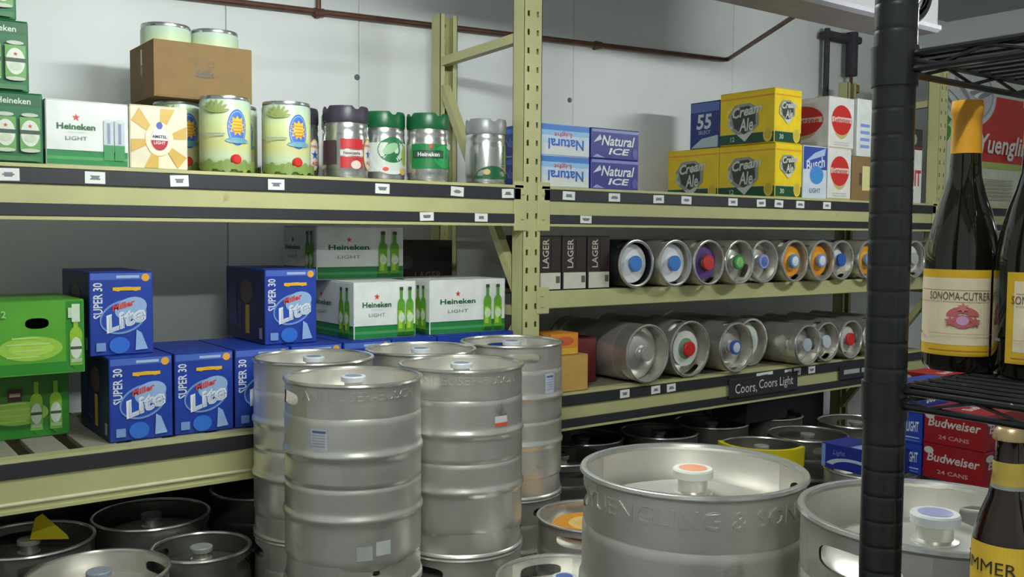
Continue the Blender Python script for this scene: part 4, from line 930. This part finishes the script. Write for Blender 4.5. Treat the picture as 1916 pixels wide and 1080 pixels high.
ins = mat('pipe_insulation', (70, 64, 74), 0.8, 0, 0.15, 20)
b = MB(); b.tube([(3.24, 0.88, 3.02), (3.24, 0.88, 2.35)], 0.02, ins, 10); b.build('pipe_run', t, 40)
b = MB(); b.tube([(3.50, 0.86, 3.02), (3.50, 0.86, 2.72)], 0.042, ins, 12); b.build('pipe_insulation', t, 40)
b = MB(); b.tube([(3.50, 0.86, 2.73), (3.50, 0.86, 2.30)], 0.012, COPPER, 8); b.build('pipe_run', t, 40)
b = MB(); b.box((3.47, 0.82, 2.60), (3.55, 0.88, 2.66), mat('brass', (190, 160, 90), 0.35, 0.8), 0.008); b.build('valve', t)
b = MB(); b.box((3.2, 0.84, 2.95), (3.6, 0.92, 3.0), ins, 0.01); b.build('manifold', t)
for px in (3.24, 3.50):
    b = MB(); b.box((px-0.05, 0.90, 2.42), (px+0.05, 0.951, 2.45), ALU); b.build('pipe_bracket', t)
ev = thing('evaporator_unit', 'long white evaporator with black fan guards hung above the rack', 'cooling unit', (0, 0, 0))
EX0, EX1, EY0, EY1, EZ0, EZ1 = -0.75, 2.04, -0.61, -0.36, 2.60, 3.00
b = MB(); b.box((EX0, EY0, EZ0+0.03), (EX1, EY1, EZ1), ALU, 0.006); b.build('casing', ev)
b = MB(); b.prism([(EY0-0.012, EZ0+0.032), (EY0-0.012, EZ0+0.012), (EY0+0.01, EZ0), (EY1-0.01, EZ0), (EY1+0.01, EZ0+0.012), (EY1+0.01, EZ0+0.032)], EX0-0.01, EX1+0.01, mat('drip_pan', (172, 168, 178), 0.45, 0.2), (1, 2, 0)); b.build('drip_pan', ev)
for fx in (-0.27, 0.74, 1.755):
    zc = 2.785; b = MB()
    b.lathe([(0.155, 0), (0.180, 0.0), (0.183, 0.025), (0.173, 0.035), (0.155, 0.03)], BLACK, 36); g = b.build('fan_shroud', ev, 40, (fx, EY0, zc), (PI/2, 0, 0))
    for rr in (0.04, 0.07, 0.10, 0.13, 0.152):
        b = MB(); b.lathe([(rr-0.002, 0.036), (rr, 0.039), (rr+0.002, 0.036), (rr, 0.033), (rr-0.002, 0.036)], BLACK, 32); b.build('guard_ring', g)
    for q in range(3):
        b = MB(); an = q*2*PI/3; b.tube([(0.02*math.cos(an), 0.02*math.sin(an), 0.036), (0.175*math.cos(an), 0.175*math.sin(an), 0.036)], 0.003, BLACK, 6); b.build('guard_spoke', g)
    for q in range(4):
        b = MB(); an = q*PI/2; c_, s_ = math.cos(an), math.sin(an)
        pts = [(0.03, -0.02, 0.022), (0.14, -0.05, 0.026), (0.145, 0.04, 0.008), (0.03, 0.02, 0.008)]
        vs = [(x*c_-y*s_, x*s_+y*c_, z+dz) for dz in (0, 0.002) for x, y, z in pts]
        b.add(vs, [(3, 2, 1, 0), (4, 5, 6, 7), (0, 1, 5, 4), (1, 2, 6, 5), (2, 3, 7, 6), (3, 0, 4, 7)], mat('fan_blade', (96, 98, 104), 0.4, 0.6)); b.build('fan_blade', g)
    b = MB(); b.lathe([(0.035, 0.004), (0.035, 0.026), (0.02, 0.032), (0, 0.033)], BLACK, 20); b.build('fan_hub', g, 40)
for hx in (0.45, 1.9):
    for hy in (EY0+0.05, EY1-0.05):
        b = MB(); b.tube([(hx, hy, EZ1-0.01), (hx, hy, 3.30)], 0.008, ALU, 6); b.build('hanger_rod', ev)

# ------------------------------------------------------------------ black wire shelving with bottles in the foreground
sh = thing('wire_shelving', 'black wire shelving unit with ringed posts holding wine and beer bottles', 'shelving', (0, 0, 0))
PX, PY = -1.622, -2.664; SX1, SY0 = -0.45, -3.12
pr = []; z = 0.02
pr.append((0.0, 0.0)); pr.append((0.0202, 0.0))
while z < 2.05:
    pr += [(0.0202, z-0.003), (0.0202, z), (0.0199, z+0.0008), (0.0199, z+0.0018), (0.0202, z+0.0026), (0.0202, z+0.0056)]; z += 0.0254
pr += [(0.0202, 2.06), (0.017, 2.07), (0, 2.072)]
b = MB(); b.lathe(pr, BLACK, 28); PM = b.mesh('post', 30)
for x in (PX, SX1):
    for y in (PY, SY0): put('post', PM, sh, (x, y, 0))
def wire_shelf(zt):
    L_, D_ = SX1-PX, PY-SY0
    f = MB()
    for dz in (0.0, -0.015):
        f.tube([(PX, PY, zt+dz-0.004), (SX1, PY, zt+dz-0.004)], 0.0035, BLACK, 8); f.tube([(PX, SY0, zt+dz-0.004), (SX1, SY0, zt+dz-0.004)], 0.0035, BLACK, 8)
        f.tube([(PX, SY0, zt+dz-0.004), (PX, PY, zt+dz-0.004)], 0.0035, BLACK, 8); f.tube([(SX1, SY0, zt+dz-0.004), (SX1, PY, zt+dz-0.004)], 0.0035, BLACK, 8)
    for yy in (PY, SY0):
        n = 24; f.tube([(PX+L_*i/n, yy, zt-0.006-(0.011 if i % 2 else 0)) for i in range(n+1)], 0.002, BLACK, 5)
    for xx in (PX, SX1):
        n = 10; f.tube([(xx, SY0+D_*i/n, zt-0.006-(0.011 if i % 2 else 0)) for i in range(n+1)], 0.002, BLACK, 5)
    for yy in (PY-D_/3, PY-2*D_/3): f.tube([(PX, yy, zt-0.010), (SX1, yy, zt-0.010)], 0.003, BLACK, 6)
    o = f.build('shelf_frame', sh, 40)
    q = MB(); q.tube([(0, SY0, 0), (0, PY, 0)], 0.0026, BLACK, 6); me = q.mesh('wire', 50)
    n = int(L_/0.026)
    for i in range(1, n): put('wire', me, o, (PX+L_*i/n, 0, zt-0.0026))
    for x in (PX, SX1):
        for y in (PY, SY0):
            q = MB(); q.lathe([(0.0203, -0.034), (0.0218, -0.034), (0.0228, 0.004), (0.0203, 0.004)], BLACK, 24); q.build('collar', o, 40, (x, y, zt))
SHZ = (1.7795, 1.4520, 1.190, 0.70, 0.15)
for zt in SHZ: wire_shelf(zt)

def wine(x, y, z, label, rot, cap_rgb=(222, 158, 44), lab=(-0.060, 0.034), G=GLASSD, foil_rough=0.38):
    t = thing('wine_bottle', label, 'wine bottle', (x, y, z), rot, 'wine bottles on the wire shelf')
    R = 0.0388
    b = MB(); b.lathe([(0, 0.006), (R*0.6, 0.003), (R*0.9, 0), (R, 0.006), (R, 0.118), (R*0.985, 0.130), (R*0.90, 0.150), (R*0.74, 0.175), (R*0.56, 0.197), (R*0.44, 0.215), (0.0160, 0.230), (0.0150, 0.25), (0.0145, 0.296), (0, 0.296)], G, 40); b.build('glass_body', t, 50)
    b = MB(); b.lathe([(0.0162, 0.2395), (0.0158, 0.245), (0.0155, 0.262), (0.0153, 0.280), (0.0168, 0.283), (0.0168, 0.291), (0.0160, 0.2975), (0, 0.2985)], mat('foil_%d_%d' % cap_rgb[:2], cap_rgb, foil_rough, 0.15, 0.05, 20), 32); b.build('foil_capsule', t, 40)
    if lab:
        a = Art(cylmap(R+0.0003, 0), 0.00022); yl = (214, 170, 40)
        l0, l1 = lab
        a.rect(l0, 0.018, l1, 0.112, yl, 24); a.rect(l0+(0.008 if l0 > -0.05 else 0), 0.030, l1-0.001, 0.103, (222, 206, 176), 24)
        a.rect(l0+0.01, 0.0895, l1-0.003, 0.0900, (150, 120, 80), 20); a.rect(l0+0.01, 0.077, l1-0.003, 0.0775, (190, 160, 120), 20)
        a.text('SONOMA-CUTRER', 0.0, 0.0835, 0.0085, (92, 74, 62), 0, 0, 0.0, w=0.064)
        cu, cv = 0.004, 0.060; rd = (190, 96, 100)
        a.ell(cu, cv+0.002, 0.016, 0.010, rd, 20, 0.35, 0, PI); a.ell(cu, cv-0.004, 0.011, 0.007, rd); a.ell(cu, cv-0.003, 0.006, 0.005, (200, 150, 190)); a.star(cu-0.012, cv-0.004, 0.006, 0.003, 5, rd); a.star(cu+0.012, cv-0.004, 0.006, 0.003, 5, rd); a.star(cu, cv+0.011, 0.006, 0.003, 6, (200, 120, 116))
        a.rect(-0.03, 0.042, 0.036, 0.0426, (200, 150, 130), 10); a.rect(-0.05, 0.040, -0.042, 0.043, (130, 110, 120), 3); a.rect(-0.03, 0.023, 0.03, 0.0245, (150, 112, 40), 10)
        a.done(t, 'label_paper')
    return t
wine(-1.444, -2.643, SHZ[1], 'wine bottle with orange capsule and cream label right of the black post', fc(-1.444, -2.643)-0.05)
wine(-1.452, -2.726, SHZ[1], 'wine bottle with yellow capsule at the right picture edge', fc(-1.44, -2.728)+0.30, (232, 176, 30), (-0.038, 0.056))
wine(-1.330, -2.715, SHZ[1], 'wine bottle with dull green capsule between the two yellow capped ones', 1.0, (70, 84, 62), None)
# amber beer bottle on the shelf below
bt = thing('beer_bottle', 'amber beer bottle with crown cap and orange label under the wine shelf', 'beer bottle', (-1.578, -2.768, SHZ[2]), fc(-1.578, -2.768)+0.0)
R = 0.0305
b = MB(); b.lathe([(0, 0.005), (R*0.85, 0), (R, 0.006), (R, 0.118), (R*0.97, 0.130), (R*0.82, 0.148), (R*0.60, 0.166), (0.0155, 0.180), (0.0138, 0.200), (0.0130, 0.218), (0.0140, 0.221), (0.0138, 0.226), (0, 0.226)], GLASSB, 36); b.build('glass_body', bt, 50)
b = MB(); n = 42; prof = [(0.0160, 0.220), (0.0162, 0.223), (0.0142, 0.229), (0.012, 0.2315), (0, 0.232)]
vs = []; fs = []
for i in range(n):
    an = 2*PI*i/n; k_ = 1.0 if i % 2 else 0.955
    for r_, z_ in prof: kk = k_ if z_ < 0.224 else 1; vs.append((r_*kk*math.sin(an), -r_*kk*math.cos(an), z_))
for i in range(n):
    j = (i+1) % n
    for q in range(4): fs.append((i*5+q, j*5+q, j*5+q+1, i*5+q+1))
b.add(vs, fs, mat('crown_cap_tin', (186, 160, 120), 0.35, 0.5)); b.build('crown_cap', bt, 30)
a = Art(cylmap(R+0.0003, 0), 0.00022); a.rect(-0.042, 0.030, 0.030, 0.125, (232, 190, 60), 20); a.rect(-0.042, 0.030, 0.030, 0.082, (222, 150, 80), 20); a.ell(-0.006, 0.076, 0.03, 0.012, (236, 200, 130)); a.text('SUMMER', -0.024, 0.104, 0.012, (58, 50, 40), 0, 0, 0.0); a.done(bt, 'label_paper')
b = MB(); b.lathe([(0.0160, 0.178), (0.0152, 0.186), (0.0148, 0.200)], ink((206, 176, 80)), 28); b.lathe([(0.01665, 0.1745), (0.0163, 0.178)], ink((150, 160, 150)), 28); b.build('neck_label', bt, 40)
